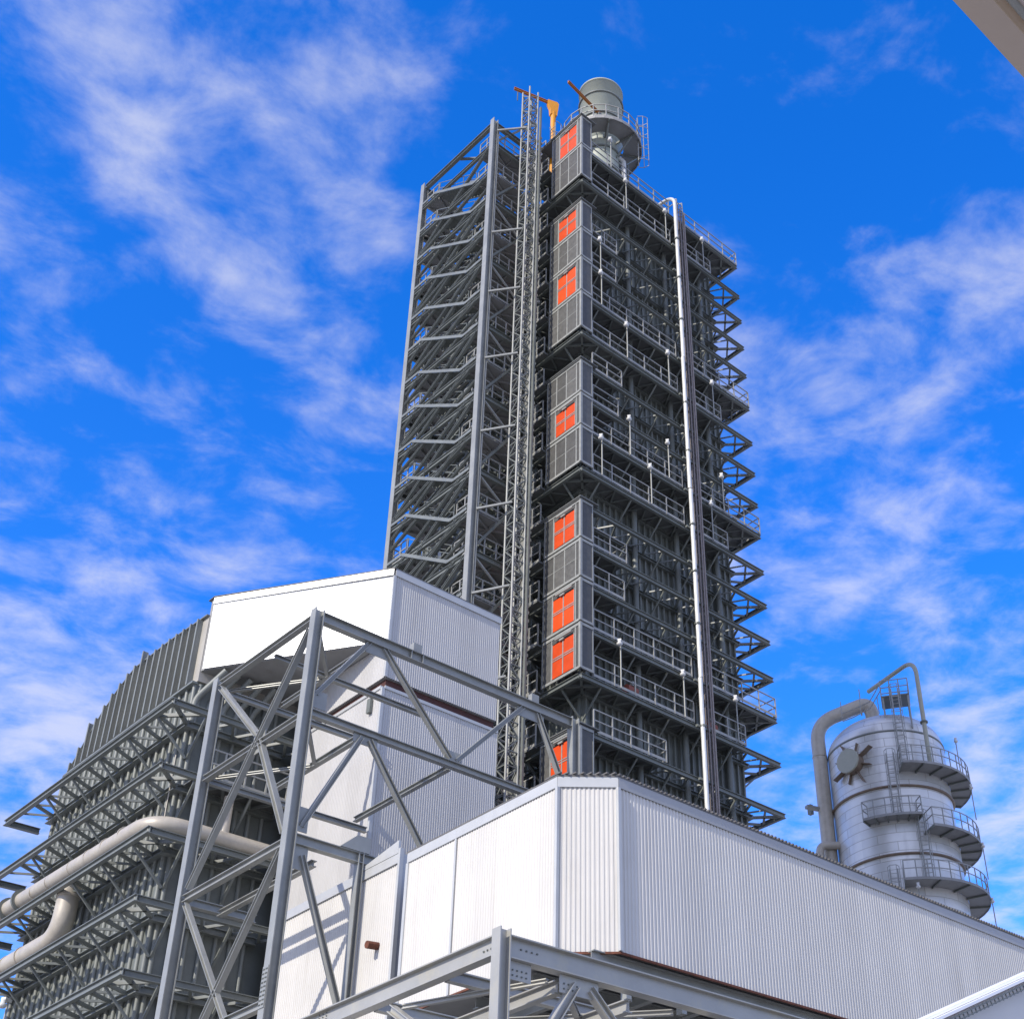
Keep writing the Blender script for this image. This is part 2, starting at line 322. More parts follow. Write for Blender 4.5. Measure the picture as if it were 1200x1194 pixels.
for i in (1, 2, 3):       # round posts between wall and outer chords
    x = X0+WID+i*3.1
    MB().tube([(x, Y0+0.9, 8), (x, Y0+0.9, 69.0)], 0.15, 12).build('post', M_dark, tower)
for n_, z in enumerate(LV[1:], 1):
    ch, wb = MB(), MB(); kn = wb
    ring_side(ch, wb, kn, (X0+0.12, Y0+0.1), (X1, Y0+0.1), (0, 1), z-0.2, WID-0.1, 1.12)
    ring_side(ch, wb, kn, (X1-0.1, Y0+0.203), (X1-0.1, Y1), (-1, 0), z-0.2, WID-0.1, 1.12)
    ring_side(ch, wb, kn, (X0+0.1, Y0+0.203), (X0+0.1, Y1), (1, 0), z-0.2, WID-0.1, 1.12)
    corner_tie(wb, (X1, Y0, z-0.22), -1, 1, WID); corner_tie(wb, (X0, Y0, z-0.22), 1, 1, WID)
    b = ch.build('buckstay', M_steel, tower); wb.build('web_bracing', M_steel, b)
# decks: level index -> right end of the front deck, and whether it wraps the right side
DK = {1: (X1, True), 2: (46.6, False), 4: (38.4, False), 5: (38.3, False), 6: (X1, True), 7: (46.6, False), 8: (38.6, False), 9: (38.3, False), 10: (X1, True),
      11: (46.4, False), 13: (38.7, False), 14: (38.5, False), 15: (X1, True), 16: (46.7, False), 17: (41, False)}
for i, (xe, wrap) in DK.items():
    z = LV[i]; dk = MB()
    dk.box((X0+0.22, Y0+0.22, z-0.05), (xe-0.25 if wrap else xe, Y0+WID-0.02, z-0.011))
    if wrap: dk.box((X1-WID+0.02, Y0+WID, z-0.05), (X1-0.25, Y1, z-0.011))
    dk.box((X0+0.22, Y0+WID, z-0.05), (X0+WID-0.02, Y0+4.2, z-0.011))
    if i == 1: dk.box((X0+WID, Y0+WID, z-0.06), (X1-WID, Y1-WID, z-0.012))
    for x in [X0+1.2+1.5*j for j in range(int((xe-X0-1.3)/1.5))]: dk.bar((x, Y0+0.25, z-0.12), (x, Y0+WID-0.1, z-0.12), 0.06, 0.12)
    d_ = dk.build('deck', M_deck, tower)
    r_ = MB()
    if wrap:
        railing(r_, [(X0+0.85, Y0+0.06, z), (43.0, Y0+0.06, z)]); railing(r_, [(44.1, Y0+0.06, z), (X1-0.03, Y0+0.06, z), (X1-0.03, Y0+3.0, z)])
    elif xe > 44:
        railing(r_, [(X0+0.85, Y0+0.06, z), (43.0, Y0+0.06, z)]); railing(r_, [(44.1, Y0+0.06, z), (xe, Y0+0.06, z), (xe, Y0+WID-0.1, z)])
    else:
        railing(r_, [(X0+0.85, Y0+0.06, z), (xe, Y0+0.06, z), (xe, Y0+WID-0.1, z)])
    r_.build('railing', M_rail, d_)
for i in list(range(1, 19)):      # short landings left of the cages, on the face towards the stairs
    z = LV[i]
    if i in DK: pass
    dk = MB(); dk.box((X0-0.25, Y0+2.72, z-0.09), (X0+0.02, Y0+4.1, z-0.012)); d_ = dk.build('landing', M_deck, tower)
    r_ = railing(MB(), [(X0-0.2, Y0+2.75, z), (X0-0.2, Y0+4.0, z)], 1.1, 0.62)
    if i % 2 == 0: r_.tube(fillet([(X0-0.22, Y0+3.5, z+0.55), (X0-0.75, Y0+3.9, z+0.55), (X0-0.75, Y0+3.9, z+1.05), (X0-0.22, Y0+3.5, z+1.05)], 0.15, 4), 0.03, 6)
    r_.build('railing', M_rail, d_)
pst = MB(); pst.box((X0-0.09, Y0+4.02, 5), (X0+0.09, Y0+4.2, 70.9)); pst.build('post', M_galv, tower)
# mesh cages at the near corner: (top level, bottom level, kind of each storey from the top)
CAGES = [(0, 2, 'og'), (3, 6, 'ogo'), (6, 7, 'g'), (8, 11, 'gog'), (12, 16, 'ogoo'), (17, 19, 'og')]
CL, CR = 2.62, 0.78
for top, bot, kinds in CAGES:
    fr = MB(); sc = []; og = []; trs = []
    xa, ya = X0-0.06, Y0-0.06
    for j, kd in enumerate(kinds):
        zt, zb = LV[top+j]-0.03, LV[top+j+1]+0.07
        fr.bar((xa, ya+0.08, zt-0.08), (xa, ya+CL, zt-0.08), 0.08, 0.14); fr.bar((xa, ya+0.08, zb+0.05), (xa, ya+CL, zb+0.05), 0.08, 0.13)
        fr.bar((xa+0.08, ya, zt-0.08), (xa+CR, ya, zt-0.08), 0.08, 0.14); fr.bar((xa+0.08, ya, zb+0.05), (xa+CR, ya, zb+0.05), 0.08, 0.13)
        fr.box((xa-0.05, ya-0.05, zb), (xa+0.075, ya+0.075, zt))
        fr.box((xa-0.03, ya+0.28, zb+0.12), (xa+0.03, ya+0.35, zt-0.16))
        fr.box((xa+CR-0.06, ya-0.03, zb+0.12), (xa+CR, ya+0.03, zt-0.16))
        fr.box((xa-0.03, ya+CL-0.07, zb+0.12), (xa+0.03, ya+CL, zt-0.16))
        def panel(y0, y1, z0, z1): return MB().box((xa-0.012, y0, z0), (xa+0.02, y1, z1))
        sc.append(MB().box((xa+0.08, ya-0.012, zb+0.12), (xa+CR-0.063, ya+0.02, zt-0.16)))
        sc.append(panel(ya+0.08, ya+0.277, zb+0.12, zt-0.16))
        if kd == 'g':
            for y in (ya+1.10, ya+1.86): fr.box((xa-0.03, y-0.035, zb+0.12), (xa+0.03, y+0.035, zt-0.16))
            for a, b in ((0.353, 1.062), (1.138, 1.822), (1.898, CL-0.073)):
                sc.append(panel(ya+a, ya+b, zb+0.12, zt-0.16))
                zm = zb+0.12+(zt-zb-0.28)*0.52; fr.box((xa-0.02, ya+a, zm-0.015), (xa-0.0135, ya+b, zm+0.015))
        else:
            tr = MB(); trs.append(tr); a, b = 0.42, 1.86; z0, z1 = zb+0.17, zt-0.47
            fr.box((xa-0.03, ya+b+0.05, zb+0.12), (xa+0.03, ya+b+0.11, zt-0.16))
            sc.append(panel(ya+b+0.113, ya+CL-0.073, zb+0.12, zt-0.16))
            sc.append(panel(ya+0.353, ya+b+0.047, z1+0.06, zt-0.16))
            og.append(MB().box((xa-0.03, ya+a, z0), (xa+0.0, ya+b, z1)))
            ym, zm = ya+(a+b)/2, z0+(z1-z0)*0.54
            tr.box((xa-0.05, ym-0.03, z0), (xa-0.032, ym+0.03, z1))
            for dz in (-0.075, 0.035): tr.box((xa-0.05, ya+a, zm+dz), (xa-0.032, ym-0.032, zm+dz+0.045)); tr.box((xa-0.05, ym+0.032, zm+dz), (xa-0.032, ya+b, zm+dz+0.045))
            tr.box((xa-0.04, ya+a-0.05, z0-0.03), (xa-0.01, ya+a-0.003, z1+0.05)); tr.box((xa-0.04, ya+b+0.003, z0-0.03), (xa-0.01, ya+b+0.045, z1+0.05))
            tr.bar((xa-0.12, ya+a+0.05, z1+0.17), (xa-0.12, ya+b-0.25, z1+0.17), 0.05, 0.07); tr.bar((xa-0.1, ya+a+0.6, z1+0.03), (xa-0.1, ya+a+0.9, z1+0.03), 0.06, 0.09)
    c_ = fr.build('mesh_cage', M_galv, tower)
    for s_ in sc: s_.build('screen_panel', M_mesh, c_)
    for o_ in og: tag(o_.build('orange_door', M_orange, c_), 'bright orange four pane door')
    for q_ in trs: q_.build('door_trim', M_galv, c_)
    if top not in (6,):
        rf = MB(); rf.box((X0-0.2, Y0-0.2, LV[top]), (X0+1.0, Y0+CL+1.1, LV[top]+0.05)); rf.bar((X0-0.13, Y0-0.1, LV[top]-0.02), (X0-0.13, Y0+CL+1.0, LV[top]-0.02), 0.05, 0.08)
        rf.build('cage_roof', M_deck, tower)

# ------------------------------------------------------------------ bright pipe and conduits up the front of the tower
vp = thing('vertical_pipe', 'long bright silver pipe running straight up the front of the dark tower', 'pipe', (43.28, Y0-0.25, 0))
segs = [(5, 35.7), (35.75, 47.4), (47.45, 57.0), (57.05, 66.9)]
for i, (a, b) in enumerate(segs):
    x = 43.22+0.04*(i % 2); MB().tube([(x, Y0-0.28, a), (x, Y0-0.28, b)], 0.115, 14).build('pipe_section', M_silver, vp)
for a in (12, 19, 27, 33, 38.8, 42, 45, 50, 53.5, 60, 63.5, 66.9): MB().tube([(43.24, Y0-0.28, a), (43.24, Y0-0.28, a+0.1)], 0.16, 14).build('flange', M_steel, vp)
MB().tube(fillet([(43.24, Y0-0.28, 66.95), (43.24, Y0-0.28, 71.0), (43.0, Y0+1.9, 71.0)], 0.9, 8), 0.115, 14).build('pipe_bend', M_silver, vp)
for z in LV[2:18:1]: MB().box((42.95, Y0-0.20, z-0.3), (44.1, Y0-0.06, z-0.18)).build('clamp', M_steel, vp)
ct = MB()
for x, r_ in ((43.68, 0.04), (43.92, 0.05), (44.06, 0.06)): ct.tube([(x, Y0-0.25, 5), (x, Y0-0.25, 69.9)], r_, 6)
ct.build('conduit', M_brown, vp)
lb = MB(); ladder(lb, (43.80, Y0-0.10, 8), (43.80, Y0-0.10, 70.6), (1, 0, 0), 0.24, 0.35); lb.build('cable_ladder', M_brown, vp)
lt = MB()
ptl = [V(43.75, Y0-0.2, 69.6), V(43.75, Y0-0.2, 70.9), V(43.6, Y0+0.5, 71.25), V(43.5, Y0+1.9, 71.1)]
for a, b in zip(ptl, ptl[1:]): ladder(lt, a, b, (1, 0, 0), 0.5, 0.22)
lt.build('tray_bend', M_rail, vp)

# ------------------------------------------------------------------ stair tower
SX0, SX1, SY0, SY1 = 32.0, 35.25, 43.35, 50.2
st = thing('stair_tower', 'open grey steel stair tower with many zigzag flights left of the dark tower', 'stair tower', (SX0, SY0, 0))
for x in (SX0, SX1):
    for y in (SY0, SY1):
        c_ = MB()
        if x == SX0: c_.ibeam((x, y, 0), (x, y, 71.95), 0.34, 0.34, 0.035, 0.025, (1, 0, 0))
        else: c_.ibeam((x, y, 0), (x, y, 71.2), 0.3, 0.3, 0.035, 0.025, (1, 0, 0))
        c_.build('column', M_frame, st)
FL = [27.8+2.48*i for i in range(18)]      # flights every 2.48 m
for i, z in enumerate(FL):
    if z > 71: break
    main = (i % 2 == 1)
    b = MB()
    for x in (SX0-0.08, SX1): b.ibeam((x, SY0+0.18, z-0.42), (x, SY1-0.18, z-0.42), 0.26, 0.16, 0.025, 0.02)
    b.ibeam((SX0+0.2, SY0 if main else SY1, z-0.16), (SX1-0.18, SY0 if main else SY1, z-0.16), 0.32, 0.2, 0.025, 0.02)
    fb = b.build('floor_beam', M_steel, st)
    if main:
        br = MB(); br.bar((SX0+0.15, SY0+0.02, z+0.1), (SX1-0.15, SY0+0.02, z+4.5), 0.12, 0.12)
        br.bar((SX1, SY0+0.2, z), (SX1, SY1-0.2, z+4.8), 0.2, 0.2)
        br.build('brace', M_steel, st)
    MB().ibeam((SX0-0.06, SY1-0.2, z-(4.7 if main else 2.3)), (SX0-0.06, SY0+0.2, z-0.3), 0.16, 0.16, 0.025, 0.02).build('brace', M_steel, st)
    # landings at both ends: pale plate with stiffeners under it
    for e, (ya, yb) in enumerate(((SY0+0.12, SY0+1.5), (SY1-1.45, SY1-0.12))):
        l_ = MB(); l_.box((SX0+0.12, ya, z-0.05), (SX1-0.12, yb, z-0.01))
        l_.bar((SX0+0.2, ya+0.1, z-0.13), (SX1-0.2, yb-0.1, z-0.13), 0.07, 0.14); l_.bar((SX0+0.2, yb-0.1, z-0.13), (SX1-0.2, ya+0.1, z-0.13), 0.07, 0.135)
        l_.bar((SX0+1.6, ya, z-0.12), (SX0+1.6, yb, z-0.12), 0.06, 0.13)
        lo = l_.build('landing', M_soffit, st)
        r_ = MB()
        yy = ya-0.02 if e == 0 else yb+0.02
        railing(r_, [(SX0+0.22, yy, z), (SX1-0.2, yy, z)], 1.1, 0.75)
        xr = SX0+0.16
        railing(r_, [(xr, ya+0.05, z), (xr, yb-0.05, z)], 1.1, 0.6)
        r_.build('railing', M_rail, lo)
    if z+2.48 > 71.4: continue
    # outer flight climbs away from the near landing, inner flight climbs back
    za, zb_ = z, z+2.48
    fs = MB(); tr = MB(); hr = MB()
    for x in (SX0-0.17, SX0+0.95):
        fs.bar((x, SY0+1.5, za-0.08), (x, SY1-1.45, zb_-0.08), 0.05, 0.17)
        if x < SX0+0.5: fs.bar((x, SY0+0.2, za-0.08), (x, SY0+1.5, za-0.08), 0.06, 0.16); fs.bar((x, SY1-1.45, zb_-0.08), (x, SY1-0.2, zb_-0.08), 0.06, 0.16)
    for j in range(12):
        q = (j+0.5)/12; y = SY0+1.5+(SY1-SY0-2.95)*q; tr.box((SX0-0.14, y-0.12, za+2.48*q-0.02), (SX0+0.925, y+0.12, za+2.48*q+0.02))
    for x in (SX0+0.04, SX0+0.95):
        for h in (1.0, 0.5): hr.bar((x, SY0+1.5, za+h), (x, SY1-1.45, zb_+h), 0.032)
        for j in range(4): q = j/3; y = SY0+1.5+(SY1-SY0-2.95)*q; hr.bar((x, y, za+2.48*q), (x, y, za+2.48*q+1.0), 0.035)
    f_ = fs.build('flight', M_bsteel, st); tr.build('tread', M_steel, f_); hr.build('handrail', M_steel, f_)
    fs = MB(); tr = MB()
    for x in (SX0+1.9, SX0+2.9): fs.bar((x, SY1-1.45, za-0.08), (x, SY0+1.5, zb_-0.08), 0.05, 0.26)
    for j in range(12):
        q = (j+0.5)/12; y = SY1-1.45-(SY1-SY0-2.95)*q; tr.box((SX0+1.93, y-0.12, za+2.48*q-0.02), (SX0+2.87, y+0.12, za+2.48*q+0.02))
    f_ = fs.build('flight', M_steel, st); tr.build('tread', M_steel, f_)
for i, z in enumerate(FL):
    if z > 66: break
    MB().bar((SX1-0.05, SY0+0.2, z+0.2), (SX1-0.05, SY1-0.2, z+2.4), 0.11, 0.11).build('brace', M_steel, st)
    if i % 2 == 0:
        MB().bar((SX0+1.6, SY0+0.15, z+2.5), (SX0+1.6, SY1-0.15, z+0.1), 0.10, 0.12).build('brace', M_steel, st)
        MB().bar((SX0+0.12, SY1-0.02, z), (SX1-0.12, SY1-0.02, z+4.6), 0.1, 0.1).build('brace', M_steel, st)
        MB().bar((SX1-0.12, SY0+0.03, z+0.1), (SX0+0.15, SY0+0.03, z+2.3), 0.09, 0.09).build('brace', M_galv, st)
    else:
        MB().ibeam((SX0-0.05, SY0+0.25, z+0.9), (SX0-0.05, SY1-0.25, z-1.6), 0.13, 0.14, 0.02, 0.015).build('brace', M_steel, st)
    MB().ibeam((SX0-0.10, SY1-0.3, z-3.5), (SX0-0.10, SY0+0.28, z+0.15), 0.14, 0.15, 0.02, 0.015).build('brace', M_steel, st)
    MB().bar((SX0+0.5, SY1-0.3, z-0.2), (SX0+0.5, SY0+1.2, z+1.9), 0.13, 0.1).build('brace', M_steel, st)
    MB().bar((SX0+2.4, SY0+0.3, z+1.05), (SX0+2.4, SY1-0.3, z+1.05), 0.05, 0.05).build('guard_rail', M_rail, st)
    MB().bar((SX0+1.5, SY0+1.5, z+1.2), (SX0+1.5, SY1-1.4, z+1.25), 0.14, 0.05).build('cable_tray', M_rail, st)
tb = MB()
for x in (SX0, SX1): tb.ibeam((x, SY0+0.18, 71.6), (x, SY1-0.18, 71.6), 0.34, 0.22, 0.03, 0.02)
for y in (SY0, SY1): tb.ibeam((SX0+0.18, y, 71.6), (SX1-0.18, y, 71.6), 0.34, 0.22, 0.03, 0.02)
tb.bar((SX0+0.1, SY0+0.1, 71.5), (SX1-0.1, SY0+3.4, 71.5), 0.14); tb.bar((SX1-0.1, SY0+0.1, 71.5), (SX0+0.1, SY0+3.4, 71.5), 0.14, 0.12)
tb.build('top_beam', M_steel, st)
lx = MB(); lx.tube([(SX0+0.26, SY0-0.12, 6), (SX0+0.26, SY0-0.12, 71)], 0.05, 6); lx.build('riser', M_galv, st)

# ------------------------------------------------------------------ hoist mast
MX, MY, MS, MTOP = 33.8, 42.25, 0.33, 75.2
hm = thing('hoist_mast', 'slender square lattice mast standing between stair tower and dark tower', 'mast', (MX, MY, 0))
ch = MB()
for dx in (-MS, MS):
    for dy in (-MS, MS): ch.tube([(MX+dx, MY+dy, 0), (MX+dx, MY+dy, MTOP)], 0.055, 8)
ch.build('chord', M_galv, hm)
lc = MB(); k = int((MTOP-18)/0.72)
cor = [(-MS, -MS), (MS, -MS), (MS, MS), (-MS, MS)]
for i in range(k):
    z = 18+i*0.72
    for j in range(4):
        a, b = cor[j], cor[(j+1) % 4]
        lc.bar((MX+a[0], MY+a[1], z), (MX+b[0], MY+b[1], z), 0.05)
        if (i+j) % 2: a, b = b, a
        lc.bar((MX+a[0], MY+a[1], z), (MX+b[0], MY+b[1], z+0.72), 0.05)
lc.build('lacing', M_bsteel, hm)
rk = MB(); rk.box((MX+MS+0.06, MY-MS-0.22, 10), (MX+MS+0.16, MY-MS-0.08, MTOP-1.5)); rk.box((MX+MS+0.22, MY-0.1, 8), (MX+MS+0.34, MY+0.02, 70))
for i in range(120):
    z = 16+i*0.46; rk.box((MX+MS+0.17, MY-MS-0.24, z), (MX+MS+0.21, MY-0.12, z+0.16))
rk.build('rack', M_dark, hm)
for z in (70.9, 62.0, 57.3, 52.4, 47.4, 42.5, 37.6, 32.7):
    MB().bar((SX0+0.1, SY0-0.19, z), (MX-MS, MY-0.1, z+0.55), 0.1, 0.1).build('tie', M_galv, hm)

# ------------------------------------------------------------------ jib cranes
j1 = thing('jib_crane', 'yellow jib crane with a kinked head reaching over the lattice mast top', 'crane', (36.45, 43.2, 70.0), 'small jib cranes on the tower top')
MB().tube([(36.45, 43.2, 70.0), (36.45, 43.2, 76.6)], 0.17, 14).build('post', M_amber, j1)
h_ = MB(); dirj = V(-1.95, 0.62, 0).normalized()
c = V(36.45, 43.2, 0); sd = dirj.cross(Z)
prof = [(-0.22, 76.3), (0.22, 76.3), (0.25, 76.85), (0.42, 77.25), (0.42, 77.6), (-0.22, 77.66), (-0.33, 77.5)]
n = len(prof)
vs = [c+dirj*a+V(0,0,z)+sd*0.14 for a, z in prof]+[c+dirj*a+V(0,0,z)-sd*0.14 for a, z in prof]
h_.quads(vs, [tuple(range(n)), tuple(range(2*n-1, n-1, -1))]+[(i, n+i, n+(i+1)%n, (i+1)%n) for i in range(n)]); h_.build('head', M_amber, j1)
MB().ibeam(c+dirj*0.42+V(0,0,77.48), c+dirj*2.7+V(0,0,77.48), 0.2, 0.14, 0.03, 0.04).build('arm', M_amberd, j1)
MB().bar(c+dirj*2.45+V(0,0,77.3), c+dirj*2.45+V(0,0,76.4), 0.05, 0.05).build('hook_line', M_dark, j1)
j2 = thing('jib_crane', 'brown orange straight jib arm sticking out in front of the pale stack', 'crane', (38.55, 41.15, 75.0), 'small jib cranes on the tower top')
MB().tube([(38.55, 41.15, 74.965), (38.55, 41.15, 76.45)], 0.12, 10).build('post', M_amber, j2)
MB().ibeam((38.75, 41.2, 76.6), (35.65, 40.86, 76.75), 0.19, 0.14, 0.04, 0.05).build('arm', M_amberd, j2)
MB().box((38.4, 41.0, 76.1), (38.72, 41.3, 76.46)).build('trolley', M_steel, j2)

# ------------------------------------------------------------------ stack
AX, AY = 39.7, 42.2
sk = thing('exhaust_stack', 'pale green round stack with ring platform on top of the dark tower', 'chimney', (AX, AY, 69.4))
MB().lathe((AX, AY), [(1.12, 69.4), (1.12, 75.0)], 40).build('lower_shell', M_stack, sk)
MB().lathe((AX, AY), [(1.12, 75.0), (1.4, 75.4), (1.4, 80.3), (1.47, 80.3), (1.47, 80.42), (1.33, 80.42), (1.33, 79.2)], 48).build('upper_shell', M_stack, sk)
for z in (76.3, 76.9, 79.0): MB().lathe((AX, AY), [(1.402, z), (1.5, z), (1.5, z+0.12), (1.402, z+0.12)], 48, False).build('stiffener', M_steel, sk)
for z in (72.1, 73.9): MB().lathe((AX, AY), [(1.122, z), (1.22, z), (1.22, z+0.1), (1.122, z+0.1)], 48, False).build('stiffener', M_steel, sk)
pf = MB(); n = 28; ro, ri = 2.6, 1.42
for i in range(n):
    a, b = 2*math.pi*i/n, 2*math.pi*(i+1)/n
    pf.prism([(AX+ri*math.cos(a), AY+ri*math.sin(a)), (AX+ro*math.cos(a), AY+ro*math.sin(a)), (AX+ro*math.cos(b), AY+ro*math.sin(b)), (AX+ri*math.cos(b), AY+ri*math.sin(b))], 74.9, 74.96)
    pf.bar((AX+ro*math.cos(a), AY+ro*math.sin(a), 74.87), (AX+ro*math.cos(b), AY+ro*math.sin(b), 74.87), 0.05, 0.22)
p_ = pf.build('ring_platform', M_soffit, sk)
for i in range(8):
    a = 2*math.pi*(i+0.3)/8; pb = MB(); pb.bar((AX+1.13*math.cos(a), AY+1.13*math.sin(a), 74.78), (AX+ro*math.cos(a), AY+ro*math.sin(a), 74.78), 0.1, 0.16)
    pb.bar((AX+1.13*math.cos(a), AY+1.13*math.sin(a), 73.4), (AX+2.3*math.cos(a), AY+2.3*math.sin(a), 74.7), 0.09); pb.build('bracket', M_steel, p_)
pr = MB(); cp = [(AX+2.57*math.cos(2*math.pi*i/20), AY+2.57*math.sin(2*math.pi*i/20), 74.96) for i in range(21)]
railing(pr, cp, 1.15, 1.2); pr.build('railing', M_rail, p_)
ld = MB(); ladder(ld, (AX+1.35, AY-2.0, 73.0), (AX+1.35, AY-2.0, 77.2), (0.7, 0.7, 0), 0.45, 0.3, 0.025, (0.7, -0.7, 0)); ld.build('caged_ladder', M_rail, sk)
MB().tube(fillet([(AX+0.95, AY-1.05, 69.5), (AX+0.95, AY-1.05, 73.6), (AX+0.4, AY-0.6, 74.4)], 0.4, 6), 0.16, 12).build('drain_pipe', M_silver, sk)
MB().tube([(AX+1.5, AY-0.8, 69.5), (AX+1.5, AY-0.8, 73.9)], 0.13, 10).build('drain_pipe', M_steel, sk)
tr_ = MB(); railing(tr_, [(X0+0.2, Y0+CL+0.9, 72.1), (X0+0.2, Y0+CL+3.6, 72.1), (X0+2.6, Y0+CL+3.6, 72.1)], 1.1, 0.6)
ladder(tr_, (X0+0.3, Y0+3.0, 72.1), (X0+0.3, Y0+3.0, 74.4), (0, 1, 0), 0.45, 0.3, 0.02, (1, 0, 0))
tr_.build('railing', M_rail, tower)
tp = MB(); tp.box((X0+0.1, Y0+CL+0.95, 71.98), (X0+2.8, Y0+CL+3.8, 72.04)); tp.bar((X0+0.2, Y0+CL+3.6, 69.4), (X0+0.2, Y0+CL+3.6, 71.97), 0.14); tp.bar((X0+2.6, Y0+CL+3.6, 69.4), (X0+2.6, Y0+CL+3.6, 71.97), 0.14); tp.build('top_platform', M_deck, tower)

# ------------------------------------------------------------------ left boiler with buckstays and hood
BX0, BY0, BX1, BY1 = 18.0, 40.7, 23.0, 53.75
bl = thing('boiler', 'dark ribbed boiler casing belted by truss ledges at the left edge', 'boiler', (BX0, BY0, 0))
MB().box((BX0+1.4, BY0+1.4, 0), (30, BY1-1.4, 27.5)).build('casing', M_dark, bl)
rb = MB()
for i in range(21):
    y = BY0+1.45+(BY1-BY0-2.9)*i/20; rb.tube([(BX0+1.37, y, 0.5), (BX0+1.37, y, 27.4)], 0.075, 8)
for i in range(7):
    x = BX0+1.55+i*0.52; rb.tube([(x, BY0+1.37, 0.5), (x, BY0+1.37, 27.4)], 0.075, 8)
rb.build('wall_rib', M_rib, bl)
for z in (25.78, 23.35, 21.05, 18.75, 16.4, 14.1, 11.8, 9.5):
    ch, wb = MB(), MB(); kn = wb
    ring_side(ch, wb, kn, (BX0+0.1, BY0), (BX0+0.1, BY1), (1, 0), z-0.13, 1.3, 1.05, True, 0.23, False)
    p = V(BX0+0.2, BY0+0.1, z-0.13); q = V(BX1, BY0+0.1, z-0.13); ch.ibeam(p, q, 0.23, 0.17, 0.025, 0.02)
    ch.ibeam(p+V(1.0, 1.16, 0), q+V(0, 1.16, 0), 0.26, 0.24, 0.03, 0.025)
    ch.ibeam((BX0+0.19, BY1-0.1, z-0.13), (BX0+1.4, BY1-0.1, z-0.13), 0.23, 0.17, 0.025, 0.02)
    for i in range(4):
        a = p+V(1.2+i*1.05, 0.1, 0); wb.bar(a, a+V(0.5, 0.95, 0), 0.09, 0.13); wb.bar(a+V(0.5, 0.95, 0), a+V(1.0, 0, 0), 0.07, 0.1)
        if i % 2 == 0: kn.bar(a+V(0, 0, -0.1), a+V(0.1, 1.15, -1.25), 0.08, 0.09)
    corner_tie(wb, (BX0, BY0, z-0.13), 1, 1, 1.4)
    b = ch.build('buckstay', M_bsteel, bl); wb.build('web_bracing', M_bsteel, b)
HX = 19.38
outline = [(42.0, 27.5), (42.0, 30.25), (44.8, 30.42), (47.5, 30.42), (48.7, 29.95), (49.75, 29.35), (50.8, 28.5), (51.7, 27.7), (51.95, 27.5)]
MB().prism_x(outline, HX, 30.0).build('hood', M_hood, bl)
def htop(y):
    for (a, za), (b, zb) in zip(outline[1:], outline[2:]):
        if a <= y <= b: return za+(zb-za)*(y-a)/(b-a)
    return 27.5
hr = MB()
for i in range(18):
    y = 42.45+i*0.535; t = htop(y)-0.02+(0.42 if i in (8, 15) else 0)
    if t > 27.75: hr.box((HX-0.20, y-0.018, 27.45), (HX-0.001, y+0.018, t)); hr.box((HX-0.225, y-0.045, 27.45), (HX-0.203, y+0.045, t))
hr.bar((HX-0.03, 42.1, 27.47), (HX-0.03, 51.9, 27.47), 0.05, 0.04); hr.build('hood_rib', M_rib, bl)
he = MB(); he.bar((HX-0.1, 42.0, 27.4), (HX-0.1, 52.0, 27.4), 0.2, 0.08)
for a, b in zip(outline[1:], outline[2:]): he.bar((HX-0.05, a[0], a[1]+0.03), (HX-0.05, b[0], b[1]+0.03), 0.12, 0.05)
he.build('hood_edge', M_bsteel, bl)
wk = MB(); wk.box((19.5, BY0+0.15, 23.36), (23.0, BY0+1.2, 23.4)); w_ = wk.build('walkway', M_deck, bl)
railing(MB(), [(19.6, BY0+0.3, 23.4), (22.9, BY0+0.3, 23.4)], 1.1, 0.8).build('railing', M_rail, w_)
# curved throat plates under the hood next to the white duct
cv = MB()
for j in range(5):
    y = 42.02-j*0.02
    cv.tube(fillet([(19.45+j*0.55, 42.1, 25.9), (19.45+j*0.55, 42.1, 26.8), (20.0+j*0.5, 41.2, 27.8)], 0.7, 6), 0.12, 8)
cv.build('throat_rib', M_rib, bl)

# big jacketed pipes on the ledges
p1 = thing('jacketed_pipe', 'upper thick beige jacketed pipe bending round the boiler corner on the third ledge', 'pipe', (18.3, 41.0, 21.5), 'thick pipes along the boiler ledges')
MB().tube(fillet([(26, 41.05, 21.40), (18.32, 41.05, 21.40), (18.32, 53.0, 21.62)], 1.1, 12), 0.31, 24).build('pipe_run', M_pipe, p1)
for y in (50.6, 51.7, 53.0): MB().tube([(18.32, y, 21.6), (18.32, y+0.1, 21.6)], 0.43, 20).build('flange', M_steel, p1)
for y in (42.9, 44.1, 45.3, 46.5, 48.2, 49.4): MB().tube([(18.32, y, 21.5), (18.32, y+0.05, 21.5)], 0.325, 20).build('jacket_band', M_pipe, p1)
MB().tube([(19.6, 41.05, 21.4), (19.65, 41.05, 21.4)], 0.325, 20).build('jacket_band', M_pipe, p1)
MB().tube([(18.9, 41.6, 21.4), (18.9, 41.6, 24.2)], 0.02, 8).build('drain_tube', M_pipe, p1)
MB().tube([(20.8, 41.05, 21.65), (20.8, 41.05, 23.0)], 0.17, 14).build('branch_stub', M_pipe, p1)
p2 = thing('jacketed_pipe', 'lower thick beige pipe sweeping down from the third ledge of the boiler', 'pipe', (18.6, 47.3, 19.3), 'thick pipes along the boiler ledges')
MB().tube(fillet([(18.62, 47.35, 21.2), (18.62, 47.35, 19.35), (18.5, 56.5, 19.35)], 1.45, 14), 0.37, 24).build('pipe_run', M_pipe, p2)
for y in (49.9, 51.1, 52.3, 53.5): MB().tube([(18.56, y, 19.35), (18.56, y+0.05, 19.35)], 0.385, 20).build('jacket_band', M_pipe, p2)
MB().tube([(18.62, 47.35, 20.75), (18.62, 47.35, 20.85)], 0.40, 20).build('jacket_band', M_pipe, p2)

